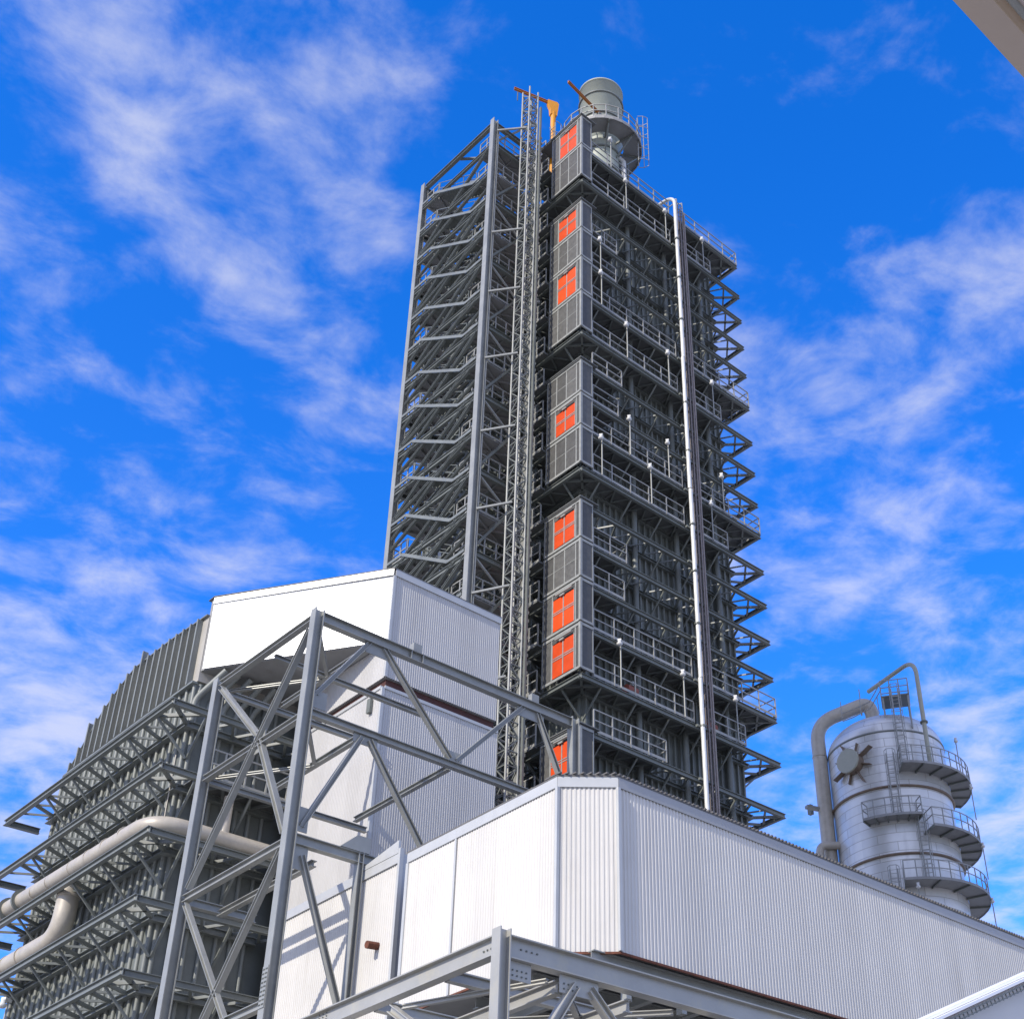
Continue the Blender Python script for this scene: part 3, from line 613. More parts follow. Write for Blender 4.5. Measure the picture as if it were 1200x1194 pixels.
# ------------------------------------------------------------------ white ducts
PX, PY = 23.2, 35.88
pd_ = thing('white_duct', 'white clad duct box with slanted blown out face, topmost of the white boxes', 'duct', (PX, PY, 27.9))
foot = [(PX+0.02, PY+0.04), (28.1, PY+0.04), (28.1, 42.05), (19.4, 42.05), (19.45, 41.87)]
MB().prism(foot, 27.9, 30.98).build('core', M_soffit, pd_)
w = MB(); w.corr((PX, PY), (28.12, PY), 26.47, 30.72, (0, -1), 0.095, 0.016)
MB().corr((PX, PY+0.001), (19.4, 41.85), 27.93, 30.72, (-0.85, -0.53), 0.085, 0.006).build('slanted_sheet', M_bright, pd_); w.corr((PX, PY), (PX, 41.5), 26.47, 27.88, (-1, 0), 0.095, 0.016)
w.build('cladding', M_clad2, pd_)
MB().prism([(PX+0.03, PY+0.03), (28.1, PY+0.03), (28.1, 41.6), (PX+0.02, 41.6)], 26.45, 27.897).build('skirt', M_soffit, pd_)
t_ = MB(); t_.box((PX+0.02, PY-0.06, 30.72), (28.14, PY-0.002, 31.0)); t_.box((PX-0.05, PY-0.05, 26.46), (PX+0.05, PY+0.05, 30.71))
dl = V(19.4-PX, 41.85-PY, 0); nl = V(-0.85, -0.53, 0)
t_.bar(V(PX-0.03, PY-0.01, 30.85)+nl*0.03, V(19.4, 41.85, 30.85)+nl*0.03, 0.05, 0.26); t_.build('trim', M_trim, pd_)
r_ = MB(); r_.prism([(PX-0.06, PY-0.07), (28.16, PY-0.07), (28.16, 42.2), (19.33, 42.2), (19.33, 41.8)], 31.0, 31.03); r_.build('roof_edge', M_roofedge, pd_)

b2 = thing('white_duct', 'tall white corrugated duct rising behind the steel frame, below the red joint', 'duct', (PX, PY, 0))
MB().box((PX+0.12, PY+0.12, 26.0), (28.1, 41.4, 26.5)).build('red_joint', M_red, b2)
MB().box((PX-0.04, PY+0.02, 0), (28.2, 41.4, 26.08)).build('core', M_soffit, b2)
w = MB(); w.corr((PX-0.06, PY), (28.2, PY), 0.5, 25.98, (0, -1), 0.095, 0.016); w.corr((PX-0.06, PY), (PX-0.06, 41.4), 0.5, 25.98, (-1, 0), 0.095, 0.016); w.build('cladding', M_clad2, b2)
t_ = MB(); t_.box((PX-0.11, PY-0.05, 0.5), (PX-0.0, PY+0.05, 26.0)); t_.box((PX+0.01, PY-0.05, 25.98), (28.2, PY, 26.1)); t_.box((PX-0.11, PY+0.06, 25.98), (PX-0.041, 41.4, 26.1)); t_.build('trim', M_trim, b2)
MB().box((PX-0.2, 36.35, 25.2), (PX-0.1, 36.55, 25.75)).build('inspection_hatch', M_steel, b2)

b3 = thing('white_wall_block', 'low white corrugated block with a rusty spout behind the frame post', 'building', (19.7, 28.9, 0))
MB().box((19.72, 28.95, 0), (22.6, 34.4, 16.5)).build('core', M_soffit, b3)
w = MB(); w.corr((19.7, 29.0), (19.7, 34.4), 0.5, 16.35, (-1, 0), 0.095, 0.016); w.build('cladding', M_clad, b3)
t_ = MB(); t_.box((19.62, 28.85, 0.5), (19.74, 28.94, 16.75)); t_.box((19.64, 28.96, 16.36), (19.715, 34.4, 16.62))
t_.prism_x([(28.96, 16.63), (31.2, 16.63), (28.96, 17.0)], 19.63, 19.70)
t_.box((19.75, 28.87, 0.5), (20.15, 28.945, 16.6)); t_.build('trim', M_trim, b3)
MB().tube([(19.7, 29.62, 14.3), (19.35, 29.62, 14.27)], 0.10, 10).build('rusty_spout', M_rust_brown, b3)

# ------------------------------------------------------------------ large white building
wb_ = thing('white_building', 'long white corrugated building raised on steel with a chamfered corner', 'building', (19.05, 21.05, 11.85))
FX, FY, ZB, ZT = 19.05, 21.05, 11.85, 16.0
fp = [(FX, 27.6), (FX, 21.92), (20.11, FY), (62, FY), (62, 27.6)]
inner = [(FX+0.04, 27.58), (FX+0.04, 21.95), (20.13, FY+0.04), (61.9, FY+0.04), (61.9, 27.58)]
MB().prism(inner, ZB+0.05, ZT-0.03).build('core', M_soffit, wb_)
w = MB(); w.corr((FX, 27.6), (FX, 21.92), ZB, ZT-0.26, (-1, 0), 0.095, 0.014); w.corr((FX, 21.92), (20.11, FY), ZB, ZT-0.26, (-0.63, -0.77), 0.105, 0.016)
w.corr((20.11, FY), (62, FY), ZB, ZT-0.26, (0, -1), 0.11, 0.02)
w.build('cladding', M_clad, wb_)
t_ = MB()
pts = [V(FX-0.03, 27.62, 0), V(FX-0.03, 21.9, 0), V(20.1, FY-0.035, 0), V(62, FY-0.035, 0)]
for a, b in zip(pts[:2], pts[1:3]): t_.bar(a+V(0,0,ZT-0.13), b+V(0,0,ZT-0.13), 0.03, 0.26)
MB().bar(pts[2]+V(0,0,ZT-0.13), pts[3]+V(0,0,ZT-0.13), 0.03, 0.26).build('fascia', M_trimd, wb_)
for a in pts[1:3]: t_.box(a+V(-0.05,-0.05,ZB+0.02), a+V(0.03,0.03,ZT-0.27))
t_.box((FX-0.05, 25.6, ZB+0.02), (FX-0.035, 25.66, ZT-0.27)); t_.box((FX-0.05, 27.55, ZB), (FX-0.0, 27.65, ZT-0.27))
t_.build('fascia', M_trim, wb_)
re = MB(); re.prism([(FX-0.05, 27.66), (FX-0.05, 21.89), (20.08, FY-0.06), (62, FY-0.06), (62, 27.66)], ZT, ZT+0.04)
for i in range(300):
    x = 20.1+i*0.137; re.box((x, FY-0.09, ZT+0.04), (x+0.06, FY+1.0, ZT+0.085))
for i in range(8):
    q = V(FX-0.1, 21.87, 0).lerp(V(20.06, FY-0.1, 0), (i+0.5)/8); re.box((q.x-0.03, q.y-0.03, ZT+0.05), (q.x+0.03, q.y+0.5, ZT+0.085))
re.build('roof', M_roofedge, wb_)
un = MB()
for y in (21.3, 23.2, 25.2, 27.2): un.ibeam((19.5, y, ZB-0.15), (61, y, ZB-0.15), 0.28, 0.18, 0.025, 0.02)
un.build('floor_beam', M_frame, wb_)
un = MB()
for i in range(27): un.ibeam((20.3+i*1.5, 21.5, ZB-0.42), (20.3+i*1.5, 27.5, ZB-0.42), 0.24, 0.16, 0.025, 0.02)
un.build('joist', M_frame, wb_)
lp = MB()
for a, b in zip(pts, pts[1:]): lp.bar(a+V(0,0,ZB-0.02), b+V(0,0,ZB-0.02), 0.04, 0.05)
lp.build('base_fringe', M_rust_brown, wb_)  # added strip imitating the orange lens fringe along the base edge
for i in range(9): MB().box((20.4+i*1.7, FY+0.12, ZB-0.9), (20.55+i*1.7, FY+0.3, ZB-0.29)).build('stub_post', M_frame, wb_)
for x, y in ((20.4, 24.5), (30.5, 24.5), (40.5, 24.5), (50.5, 24.5), (60, 24.5)): MB().ibeam((x, y, 0), (x, y, ZB-0.55), 0.4, 0.4, 0.035, 0.03, (1, 0, 0)).build('leg', M_frame, wb_)

# ------------------------------------------------------------------ tall steel frame in front of the ducts
AXF, AYF = 17.3, 30.56
fa = thing('steel_frame', 'tall grey braced steel frame standing in front of the white ducts', 'steel frame', (AXF, AYF, 0))
A2Y, A3X, ZA, ZM, ZL = 35.95, 27.2, 23.95, 20.72, 16.95
for x, y in ((AXF, AYF), (AXF, A2Y), (A3X, AYF)):
    MB().ibeam((x, y, 0), (x, y, ZA+0.1), 0.30, 0.27, 0.03, 0.025, (1, 0, 0)).build('column', M_frame, fa)
def fbeam(p, q, h=0.34, b=0.24, nm='beam', k=0.62): return MB().ibeam(p, q, h*k, b*0.8, 0.022, 0.018).build(nm, M_frame, fa)
fbeam((AXF+0.155, AYF, ZA-0.12), (A3X-0.155, AYF, ZA-0.12), 0.52, 0.28)
fbeam((AXF+0.155, AYF, ZM), (A3X-0.155, AYF, ZM), 0.34)
fbeam((AXF+0.155, AYF, ZL), (20.2, AYF, ZL), 0.46, 0.26)
fbeam((AXF, AYF+0.14, ZA-0.1), (AXF, A2Y-0.14, ZA-0.1), 0.30)
fbeam((AXF, AYF+0.14, ZM-0.12), (AXF, A2Y-0.14, ZM-0.12), 0.30)
fbeam((AXF, AYF+0.14, ZL-0.1), (AXF, A2Y-0.14, ZL-0.1), 0.34)
fbeam((AXF, AYF+0.14, 12.6), (AXF, A2Y-0.14, 12.6), 0.34)
def fbrace(p, q, s=0.24): s *= 0.66; return MB().ibeam(p, q, s*0.9, s, 0.02, 0.016).build('brace', M_frame, fa)
fbrace((AXF-0.03, AYF+0.25, ZA-0.45), (AXF-0.03, A2Y-0.3, ZL+0.15), 0.26)
fbrace((AXF-0.03, A2Y-0.25, ZA-0.3), (AXF-0.03, 33.0, ZM+0.22), 0.26); fbrace((AXF-0.03, 32.75, ZM-0.1), (AXF-0.03, AYF+0.22, ZL+0.2), 0.26)
fbrace((AXF-0.03, AYF+0.25, ZL-0.3), (AXF-0.03, A2Y-0.3, 10.2), 0.26); fbrace((AXF-0.03, A2Y-0.3, ZL-0.3), (AXF-0.03, AYF+0.3, 10.6), 0.22)
fbrace((19.1, AYF, ZA-0.28), (AXF+0.25, AYF, ZM+0.62), 0.22)
fbrace((19.62, AYF-0.02, ZA-0.28), (22.25, AYF-0.02, ZM+0.17)); fbrace((22.5, AYF-0.02, ZM+0.17), (25.0, AYF-0.02, ZA-0.28)); fbrace((25.6, AYF-0.02, ZA-0.28), (27.0, AYF-0.02, ZM+0.2))
fbrace((19.15, AYF-0.02, ZM-0.2), (17.6, AYF-0.02, ZL+0.4)); fbrace((19.42, AYF-0.02, ZM-0.2), (21.9, AYF-0.02, ZL+0.3))
fbrace((AXF+0.42, AYF-0.02, ZL-0.4), (19.55, AYF-0.02, 12.2), 0.24)
fbeam((19.48, AYF-0.02, 8), (19.48, AYF-0.02, ZL+0.2), 0.26, 0.26, 'post')
# deeper members of the frame: back beams in plan, plan bracing
fbeam((19.3, AYF+0.2, ZA-0.25), (19.3, 35.5, ZA-0.25), 0.28, 0.2); fbeam((19.3, AYF+0.2, ZM), (19.3, 35.5, ZM), 0.28, 0.2)
fbeam((22.4, AYF+0.2, ZM), (22.4, 35.6, ZM), 0.26, 0.2)
fbeam((AXF+0.2, 33.1, ZA-0.25), (22.9, 33.1, ZA-0.25), 0.24, 0.2); fbeam((AXF+0.2, A2Y, ZA-0.25), (23.0, A2Y-0.1, ZA-0.25), 0.28, 0.2); fbeam((AXF+0.2, A2Y, ZM-0.1), (23.0, A2Y-0.1, ZM-0.1), 0.28, 0.2); fbeam((AXF+0.2, A2Y, ZL-0.1), (19.6, A2Y, ZL-0.1), 0.4, 0.26)
fbrace((AXF+0.25, AYF+0.3, ZA-0.3), (19.2, 32.9, ZA-0.3), 0.16); fbrace((19.2, 33.2, ZA-0.32), (AXF+0.25, A2Y-0.3, ZA-0.32), 0.16); fbrace((AXF+0.25, AYF+0.3, ZM-0.05), (19.2, 33.0, ZM-0.05), 0.16); fbrace((19.2, 33.2, ZM-0.07), (AXF+0.25, A2Y-0.3, ZM-0.07), 0.16)
fbeam((18.3, AYF+0.3, ZL-0.35), (18.3, 35.6, ZL-0.35), 0.28, 0.22)
def gplate(a, b): MB().box(a, b).build('gusset_plate', M_frame, fa)
gplate((AXF+0.152, AYF-0.015, ZM+0.2), (AXF+0.62, AYF+0.015, ZM+0.75)); gplate((AXF+0.152, AYF-0.015, ZL+0.25), (AXF+0.5, AYF+0.015, ZL+0.95)); gplate((19.0, AYF-0.016, ZA-0.62), (19.85, AYF+0.016, ZA-0.29))
gplate((18.9, AYF-0.016, ZM-0.38), (19.7, AYF+0.016, ZM-0.112)); gplate((22.05, AYF-0.016, ZM+0.112), (22.7, AYF+0.016, ZM+0.45)); gplate((24.8, AYF-0.016, ZA-0.62), (25.9, AYF+0.016, ZA-0.29))
gplate((AXF-0.016, 32.6, ZM-0.4), (AXF+0.016, 33.2, ZM+0.3)); gplate((AXF+0.152, AYF-0.015, ZL-0.8), (AXF+0.6, AYF+0.015, ZL-0.15))
for x in (20.6, 25.3): MB().box((x, AYF-0.11, ZA+0.045), (x+0.3, AYF+0.08, ZA+0.32)).build('top_stub', M_frame, fa)
bo = MB()
for x in (20.55, 20.98): bo.box((x, AYF-0.1, ZA-0.255), (x+0.03, AYF-0.02, ZA+0.015))
bo.build('stiffener', M_frame, fa)
spl = MB(); spl.box((AXF-0.17, AYF-0.125, 12.45), (AXF-0.152, AYF+0.125, 13.5)); s_ = spl.build('splice_plate', M_frame, fa)
bo = MB()
for i in range(9):
    for y in (-0.09, -0.04, 0.04, 0.09): bo.box((AXF-0.19, AYF+y-0.014, 12.52+i*0.11), (AXF-0.175, AYF+y+0.014, 12.55+i*0.11))
bo.build('bolt', M_dark, s_)
kb = MB(); kq = [(18.8, ZL+0.15), (19.72, ZL+0.15), (19.72, ZL+0.6), (19.3, ZL+0.6)]
kb.quads([(x, AYF-0.13, z) for x, z in kq]+[(x, AYF+0.10, z) for x, z in kq], [(0,1,2,3),(7,6,5,4),(0,4,5,1),(1,5,6,2),(2,6,7,3),(3,7,4,0)])
kb.build('beam_seat', M_frame, fa)

# ------------------------------------------------------------------ near frame at the bottom
fb = thing('steel_frame', 'low grey steel frame corner at the bottom edge, nearest of the frames', 'steel frame', (14.3, 17.85, 0))
CXB, CYB, ZF = 14.3, 17.85, 10.0
def bb(p, q, h=0.42, b=0.26, nm='beam'): return MB().ibeam(p, q, h*0.8, b*0.8, 0.024, 0.018).build(nm, M_frame2, fb)
MB().ibeam((CXB, CYB, 0), (CXB, CYB, ZF+0.1), 0.24, 0.23, 0.024, 0.02, (1, 0, 0)).build('column', M_frame2, fb)
MB().ibeam((CXB, 30.5, 0), (CXB, 30.5, ZF+0.1), 0.24, 0.23, 0.024, 0.02, (1, 0, 0)).build('column', M_frame2, fb)
MB().ibeam((28, CYB, 0), (28, CYB, ZF+0.1), 0.24, 0.23, 0.024, 0.02, (1, 0, 0)).build('column', M_frame2, fb)
bb((CXB, CYB+0.12, ZF-0.17), (CXB, 30.38, ZF-0.17), 0.44); bb((CXB+0.125, CYB, ZF-0.20), (27.87, CYB, ZF-0.20), 0.5, 0.28)
for y in (19.5, 21.6, 24, 26.5): bb((CXB+0.14, y, ZF-0.24), (27, y, ZF-0.24), 0.26, 0.18)
for x in (15.7, 17.4, 19.6, 22, 24.5): bb((x, CYB+0.15, ZF-0.58), (x, 28, ZF-0.58), 0.3, 0.2)
def bbr(p, q, s=0.2): s *= 0.8; return MB().ibeam(p, q, s*0.9, s, 0.02, 0.018).build('brace', M_frame2, fb)
bbr((15.95, CYB, ZF-0.55), (CXB+0.2, CYB, 7.3), 0.22); bbr((CXB, 20.9, ZF-0.5), (CXB, CYB+0.25, 7.6), 0.2); bbr((16.3, CYB, ZF-0.55), (19.3, CYB, 6.8), 0.2)
bbr((CXB+0.1, 20.7, ZF-0.5), (15.5, CYB+0.2, ZF-0.5), 0.12); bbr((15.9, CYB+0.25, ZF-0.46), (18.6, 20.4, ZF-0.46), 0.14); bbr((18.6, CYB+0.2, ZF-0.46), (15.9, 20.9, ZF-0.46), 0.14)
bo = MB()
for y in (23.0, 23.12, 23.24):
    for i in range(5): bo.box((CXB-0.03, y-0.012, ZF-0.30+i*0.06), (CXB-0.0095, y+0.012, ZF-0.285+i*0.06))
for y in (18.1, 18.2, 18.3): bo.box((CXB-0.03, y-0.015, ZF-0.19), (CXB-0.0095, y+0.015, ZF-0.165))
for i in range(4): bo.box((CXB+0.4+i*0.12, CYB-0.03, ZF-0.19), (CXB+0.43+i*0.12, CYB-0.0095, ZF-0.165))
bo.build('bolt', M_dark, fb)
for x0, x1 in ((15.6, 16.5), (14.45, 14.95)):
    gp = MB().box((x0, CYB-0.012, ZF-0.72), (x1, CYB+0.012, ZF-0.405)).build('gusset_plate', M_frame2, fb)
    q = MB()
    for i in range(4):
        for j in range(2): q.box((x0+0.08+i*0.1, CYB-0.03, ZF-0.66+j*0.09), (x0+0.105+i*0.1, CYB-0.0125, ZF-0.635+j*0.09))
    q.build('bolt', M_dark, gp)

# ------------------------------------------------------------------ silver vessel on the right
VX, VY = 72.93, 49.24
U = V(-0.83, -0.56, 0).normalized(); RT = V(0.56, -0.83, 0).normalized()
def pol(rho, deg, z): a = R(deg); q = V(VX, VY, 0)+(U*math.cos(a)+RT*math.sin(a))*rho; return V(q.x, q.y, z)
vs_ = thing('process_vessel', 'fat silver clad column vessel with platforms behind the white building roof', 'vessel', (VX, VY, 0))
RV = 4.07
prof = [(RV, 0)]+[(RV, 45.2)]+[(RV*math.cos(t), 45.2+2.6*math.sin(t)) for t in [R(6*i) for i in range(1, 15)]]+[(0.1, 47.8)]
MB().lathe((VX, VY), prof, 72).build('shell', M_vessel, vs_)
for z in (41.1, 36.35, 31.5): MB().lathe((VX, VY), [(RV, z-0.1), (RV+0.16, z-0.08), (RV+0.16, z+0.02), (RV, z+0.10)], 72, False).build('band', M_vbrown, vs_)
MB().lathe((VX, VY), [(RV, 45.10), (RV+0.05, 45.12), (RV+0.05, 45.2), (RV, 45.22)], 72, False).build('band', M_steel, vs_)
def sector(r0, r1, a0, a1, z, nseg, railed, poly=False):
    m = MB(); A = [a0+(a1-a0)*i/nseg for i in range(nseg+1)]
    for a, b in zip(A, A[1:]):
        q = [pol(r0, a, 0), pol(r1, a, 0), pol(r1, b, 0), pol(r0, b, 0)]
        m.prism([(t.x, t.y) for t in q], z-0.08, z)
        m.bar(pol(r1, a, z-0.06), pol(r1, b, z-0.06), 0.05, 0.17)
    o = m.build('platform', M_soffit, vs_)
    for a in A[::max(1, nseg//5)]:
        k = MB(); k.bar(pol(r0, a, z-0.15), pol(r1-0.05, a, z-0.15), 0.08, 0.13); k.build('bracket', M_steel, o)
    rl = MB(); pts_ = [pol(r1-0.04, a, z) for a in A]
    railing(rl, [pol(r0+0.1, a0, z)]+pts_+[pol(r0+0.1, a1, z)], 1.15, 1.3, False); rl.build('railing', M_rail, o)
    return o
sector(RV+0.02, 5.5, 11, 120, 42.2, 14, True); sector(RV+0.02, 5.05, -23, 22, 38.75, 5, True); sector(RV+0.02, 5.5, 27, 125, 37.8, 12, True); sector(RV+0.02, 5.5, 2, 130, 34.15, 16, True)
ld = MB()
for a, z0, z1 in ((4, 38.9, 43.4), (24, 34.3, 39.0), (-6, 31.0, 35.3), (16, 42.3, 48.3)):
    p = pol(RV+0.25, a, z0); q = pol(RV+0.25, a, z1); sd = (U.cross(Z)); ladder(ld, p, q, sd, 0.5, 0.3, 0.025, U)
ld.build('caged_ladder', M_rail, vs_)
tp = MB(); c0 = pol(3.0, 24, 48.0)
a_ = RT*0.95; b_ = U*0.9
tp.prism([tuple((c0+a_*i+b_*j)[:2]) for i, j in ((-1,-1), (1,-1), (1,1), (-1,1))], 48.0, 48.08); t_ = tp.build('top_platform', M_steel, vs_)
rl = MB(); railing(rl, [c0+a_*i+b_*j+V(0,0,0.08) for i, j in ((-1,-1), (1,-1), (1,1), (-1,1), (-1,-1))], 1.15, 0.65, False)
for i, j in ((-1,-1), (1,-1), (1,1), (-1,1)): rl.bar(c0+a_*i*0.9+b_*j*0.9+V(0,0,-2.6), c0+a_*i*0.9+b_*j*0.9, 0.09)
rl.tube([c0-a_*0.95+b_*0.8+V(0,0,1.2), c0-a_*1.9+b_*0.3+V(0,0,0.1), c0-a_*3.2-b_*0.2+V(0,0,-0.1), c0-a_*4.0+V(0,0,-0.4)], 0.035, 6); rl.tube([c0-a_*0.95+b_*0.8+V(0,0,0.7), c0-a_*1.9+b_*0.3+V(0,0,-0.4), c0-a_*3.2-b_*0.2+V(0,0,-0.7), c0-a_*4.0+V(0,0,-1.0)], 0.035, 6)
for f in (0.3, 1.6, 3.0): rl.bar(c0-a_*(1+f)+b_*0.3+V(0,0,-0.9), c0-a_*(1+f)+b_*0.3+V(0,0,0.4), 0.04)
rl.build('railing', M_rail, t_)
# overhead line: out of the dome and down the left side
og_ = fillet([pol(0.7, -40, 47.6), pol(1.0, -40, 49.3), pol(4.62, -78, 48.0), pol(4.62, -78, 20)], 2.0, 14)
MB().tube(og_, 0.50, 28).build('overhead_pipe', M_pipe, vs_)
for q in (0.25,): pass
for z in (45.3,): MB().lathe(tuple(pol(4.62, -78, 0)[:2]), [(0.5, z), (0.53, z), (0.53, z+0.08), (0.5, z+0.08)], 24, False).build('jacket_band', M_pipe, vs_)
MB().bar(pol(4.0, -85, 41.4), pol(6.0, -73, 41.4), 0.35, 0.2).build('pipe_bracket', M_frame, vs_)
MB().box(pol(5.55, -88, 41.6), pol(5.55, -88, 41.6)+V(0.3, 0.3, 0.7)).build('valve', M_steel, vs_)
MB().tube(fillet([pol(4.0, -70, 38.5), pol(5.45, -70, 38.5), pol(5.45, -70, 20)], 0.6, 8), 0.27, 18).build('bypass_pipe', M_pipe, vs_)
# thin vent line arching over the top
vn = fillet([pol(5.0, 35, 42.2), pol(5.0, 35, 50.4), pol(0.6, -75, 50.5)], 1.3, 10)
MB().tube(vn, 0.155, 14).build('vent_pipe', M_olive, vs_)
for z in (42.25, 45.4): MB().lathe(tuple(pol(5.0, 35, 0)[:2]), [(0.16, z), (0.27, z), (0.27, z+0.1), (0.16, z+0.1)], 16, False).build('flange', M_steel, vs_)
MB().bar(pol(1.6, -50, 48.2), pol(1.6, -50, 50.3), 0.05, 0.05).build('vent_stay', M_rail, vs_)
# blanked nozzle with fins
dd = (pol(1, -32, 0)-pol(0, 0, 0)).normalized(); c0 = pol(RV, -32, 43.3); side = dd.cross(Z)
MB().tube([c0-dd*0.2, c0+dd*0.62], 0.78, 36).build('manhole_neck', M_vbrown, vs_)
MB().tube([c0+dd*0.62, c0+dd*0.78], 0.85, 40).build('manhole_cover', M_olive, vs_)
for i in range(8):
    a = R(20+45*i); rad = side*math.cos(a)+Z*math.sin(a); m = MB()
    m.obar(c0+rad*0.75, c0+rad*(1.75 if i % 2 else 1.45), rad.cross(dd), dd, -0.02, 0.02, -0.12, 0.34 if i % 2 else 0.2); m.build('fin', M_vbrown, vs_)

# ------------------------------------------------------------------ tray and pale roof at the lower right
A0, A1 = V(14.0, 9.72, 6.45), V(24.0, 9.72, 10.7)
cg = thing('sloped_gallery', 'pale sloping gallery roof with white edge trim and cable ladder, bottom right corner', 'gallery', (14.0, 9.5, 6.0))
dv = (A1-A0).normalized(); up_ = V(0, -1, 0).cross(dv); up_ = up_ if up_.z > 0 else -up_
def strip(a, b, y0, y1): return [A0+up_*a, A1+up_*a, A1+up_*b, A0+up_*b], y0, y1
def slab(mb, a, b, y0, y1):
    v = [A0+up_*a, A1+up_*a, A1+up_*b, A0+up_*b]
    mb.quads([V(p.x, y0, p.z) for p in v]+[V(p.x, y1, p.z) for p in v], [(0,1,2,3),(7,6,5,4),(0,4,5,1),(1,5,6,2),(2,6,7,3),(3,7,4,0)]); return mb
slab(MB(), -0.038, 0.0, 9.6, 9.9).build('edge_trim', M_bright, cg); slab(MB(), -0.083, -0.044, 9.52, 9.85).build('edge_trim', M_bright, cg)
slab(MB(), -0.092, -0.084, 9.54, 9.8).build('edge_seal', M_rust_brown, cg)
lr = MB()
for off in (-0.12, -0.175): lr.bar(A0+up_*off+V(0,-0.2,0), A1+up_*off+V(0,-0.2,0), 0.016)
for i in range(100): q = A0.lerp(A1, i/100); lr.bar(q+up_*-0.105+V(0,-0.2,0), q+up_*-0.19+V(0,-0.2,0), 0.014)
lr.build('cable_ladder', M_dark, cg)
slab(MB(), -2.8, -0.10, 9.65, 9.9).build('side_wall', M_clad, cg)
lg = MB()
for q in (0.1, 0.5, 0.9):
    p = A0.lerp(A1, q); lg.box((p.x-0.15, 9.7, 0), (p.x+0.15, 9.88, p.z-2.5))
lg.build('leg', M_frame, cg)

# ------------------------------------------------------------------ canopy overhead, top right corner
E0, E1 = V(2.2, 0.91, 5.0), V(2.52, 0.91, 5.0)
cn = thing('canopy', 'brown grey canopy slab overhead cutting the top right corner', 'canopy', (4.5, 0.5, 5.0))
cpoly = [(0.2, 0.93), (9.0, 0.90), (9.0, -3.5), (0.2, -3.5)]
MB().prism([(0.2, 0.80), (9.0, 0.78), (9.0, -3.5), (0.2, -3.5)], 5.03, 5.25).build('slab', M_concrete, cn)
MB().prism([(0.2, 0.93), (9.0, 0.90), (9.0, 0.83), (0.2, 0.85)], 4.99, 5.27).build('edge_beam', M_concrete, cn)
for x in (0.9, 1.75, 2.6, 3.45, 4.3): MB().box((x, -3.4, 4.985), (x+0.05, 0.78, 5.028)).build('soffit_joist', M_soffit, cn)
MB().tube([(0.25, 0.815, 5.0), (8.9, 0.80, 5.0)], 0.012, 8).build('conduit', M_galv, cn)
for x, y in ((0.3, -3.4), (8.6, -3.4), (8.6, 0.4)): MB().box((x, y, 0), (x+0.25, y+0.25, 5.028)).build('post', M_concrete, cn)

# ------------------------------------------------------------------ floodlights on poles
def make_flood(arm=(-0.22, -0.16)):
    root = thing('floodlight', 'x', 'floodlight', (0, 0, 0), 'white floodlights on deck poles')
    MB().tube([(0, 0, 0), (0, 0, 2.42)], 0.036, 10).build('pole', M_galv, root)
    hd = MB(); ax, ay = arm
    hd.bar((0.06, 0.04, 2.42), (ax*1.1, ay*1.1, 2.42), 0.17, 0.09)
    hd.build('lamp_housing', M_white, root)
    MB().lathe((ax, ay), [(0.0, 2.08), (0.09, 2.1), (0.135, 2.16), (0.14, 2.22), (0.08, 2.26), (0.08, 2.373), (0.0, 2.374)], 16).build('lamp_globe', M_white, root)
    return root
FLS = [ # level index, x, side text
 (1, 37.99, 'white floodlight on the tower roof deck in front of the stack'),
 (2, 39.21, 'white floodlight on the deck under the topmost cage, nearest to that cage'),
 (2, 42.58, 'white floodlight on the deck under the topmost cage, just left of the silver pipe'),
 (2, 45.91, 'white floodlight on the deck under the topmost cage, right of the silver pipe'),
 (5, 37.06, 'white floodlight beside the second orange panel from the top'),
 (6, 37.11, 'white floodlight beside the third orange panel from the top'),
 (7, 39.01, 'white floodlight on the deck under the second cage, nearest to that cage'),
 (7, 42.25, 'white floodlight on the deck under the second cage, just left of the silver pipe'),
 (7, 45.91, 'white floodlight on the deck under the second cage, right of the silver pipe'),
 (10, 39.06, 'white floodlight one deck above the third cage bottom, nearest to the cage'),
 (10, 41.92, 'white floodlight one deck above the third cage bottom, just left of the silver pipe'),
 (10, 46.19, 'white floodlight one deck above the third cage bottom, right of the silver pipe'),
 (11, 37.03, 'white floodlight on the deck under the third cage, against the cage corner'),
 (11, 40.52, 'white floodlight on the deck under the third cage, halfway to the silver pipe'),
 (11, 45.14, 'white floodlight on the deck under the third cage, right of the silver pipe'),
 (16, 38.10, 'white floodlight on the lowest railed deck, nearest to the orange panels'),
 (16, 42.29, 'white floodlight on the lowest railed deck, just left of the silver pipe'),
 (16, 46.06, 'white floodlight on the lowest railed deck, right of the silver pipe'),
]
def copy_tree(o, parent=None):
    c = o.copy(); COL.objects.link(c); c.parent = parent
    for chd in o.children: copy_tree(chd, c)
    return c
proto = make_flood(); first = True
def put(loc, label, rz=0.0):
    global first
    o = proto if first else copy_tree(proto); first = False
    o.location = loc; o.rotation_euler.z = rz; o['label'] = label
for i, x, lab in FLS: put((x, Y0-0.04, LV[i]), lab)
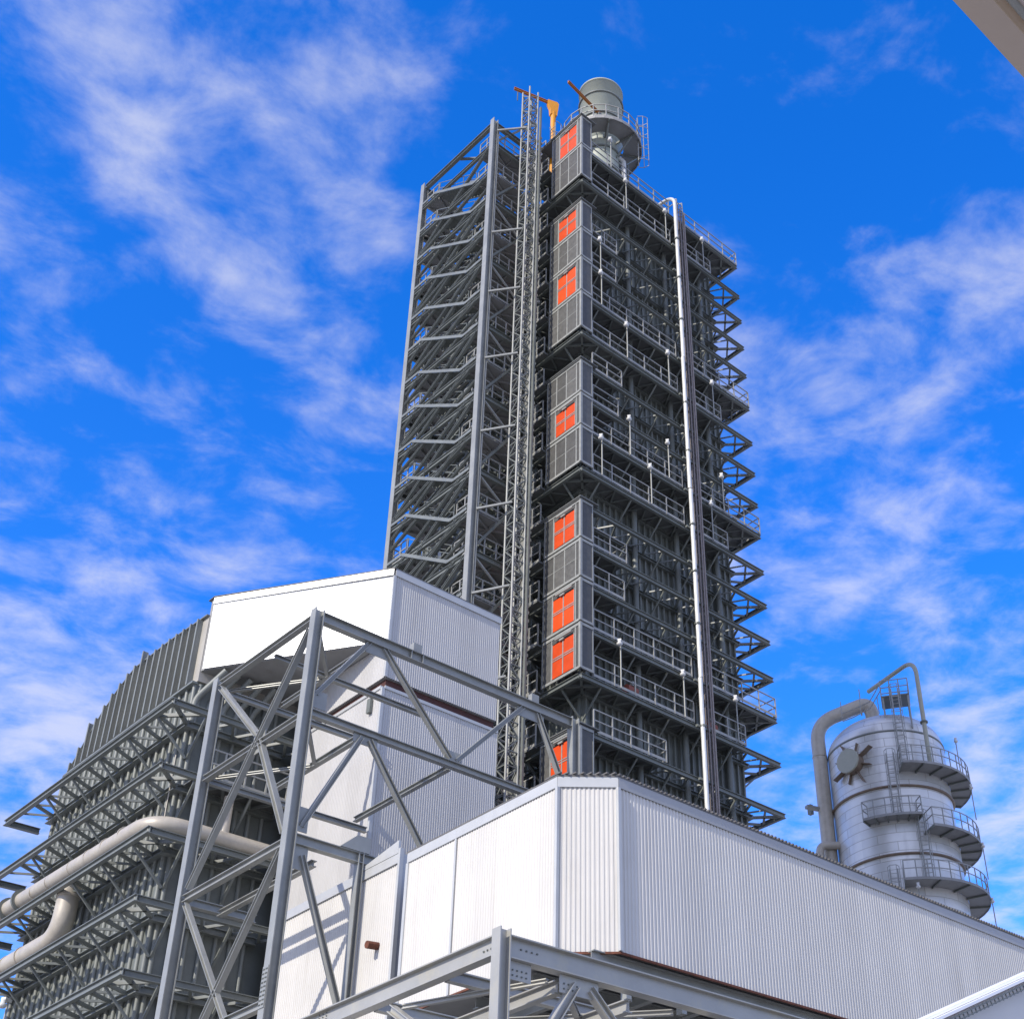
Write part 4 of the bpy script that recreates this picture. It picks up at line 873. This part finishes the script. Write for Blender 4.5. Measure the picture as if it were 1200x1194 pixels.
put((40.9, 43.5, 69.4), 'white floodlight on the tower roof left of the bent pipe top, against the sky'); put((46.6, Y0+1.6, 69.4), 'white floodlight on the tower roof right of the silver pipe, against the sky')
put((X0-0.1, Y0+3.9, LV[16]), 'white floodlight left of the lowest orange panels, beside the lattice mast', 2.2); put((X0-0.1, Y0+3.9, LV[6]-0.1), 'white floodlight beside the lattice mast, left of the third orange panel from the top', 2.2); put((X0-0.1, Y0+3.9, LV[10]), 'white floodlight beside the lattice mast, left of the fourth orange panel from the top', 2.2)
q = pol(5.45, 62, 42.2); put(q, 'white floodlight on the top curved platform of the silver vessel')
q = pol(5.55, 75, 39.2); put(q, 'white floodlight hanging under the top curved platform of the silver vessel, at its right edge')
q = pol(5.55, 85, 35.4); put(q, 'white floodlight under the middle curved platform of the silver vessel, at its right edge')
q = pol(5.55, 88, 31.7); put(q, 'white floodlight under the lowest platform of the silver vessel, at its right end')
q = pol(5.3, 10, 31.3); put(q, 'white floodlight under the lowest platform of the silver vessel, just above the roof edge')
put((18.0, 48.9, 15.0), 'white floodlight at the bottom left corner in front of the boiler')

# small motors standing on the lowest railed deck
def motor(x, label, m):
    o = thing('deck_motor', label, 'motor', (x, Y0+0.55, LV[16]), 'motors on the lowest railed deck')
    MB().tube([(x-0.35, Y0+0.55, LV[16]+0.55), (x+0.3, Y0+0.55, LV[16]+0.55)], 0.22, 16).build('motor_body', m, o)
    MB().tube([(x+0.3, Y0+0.55, LV[16]+0.55), (x+0.5, Y0+0.55, LV[16]+0.55)], 0.12, 12).build('shaft_cover', M_steel, o)
    MB().box((x-0.3, Y0+0.38, LV[16]), (x+0.25, Y0+0.72, LV[16]+0.34)).build('base', M_steel, o)
    MB().box((x-0.15, Y0+0.3, LV[16]+0.7), (x+0.1, Y0+0.45, LV[16]+0.92)).build('terminal_box', M_galv, o)
M_motor = mat('faded_red_paint', (0.30, 0.09, 0.06), 0.5, 0, 0.2, 3)
motor(39.3, 'faded red motor behind the lowest deck railing, left of the silver pipe', M_motor)
motor(44.7, 'faded red motor behind the lowest deck railing, right of the silver pipe', M_motor)

S.render.engine = 'CYCLES'
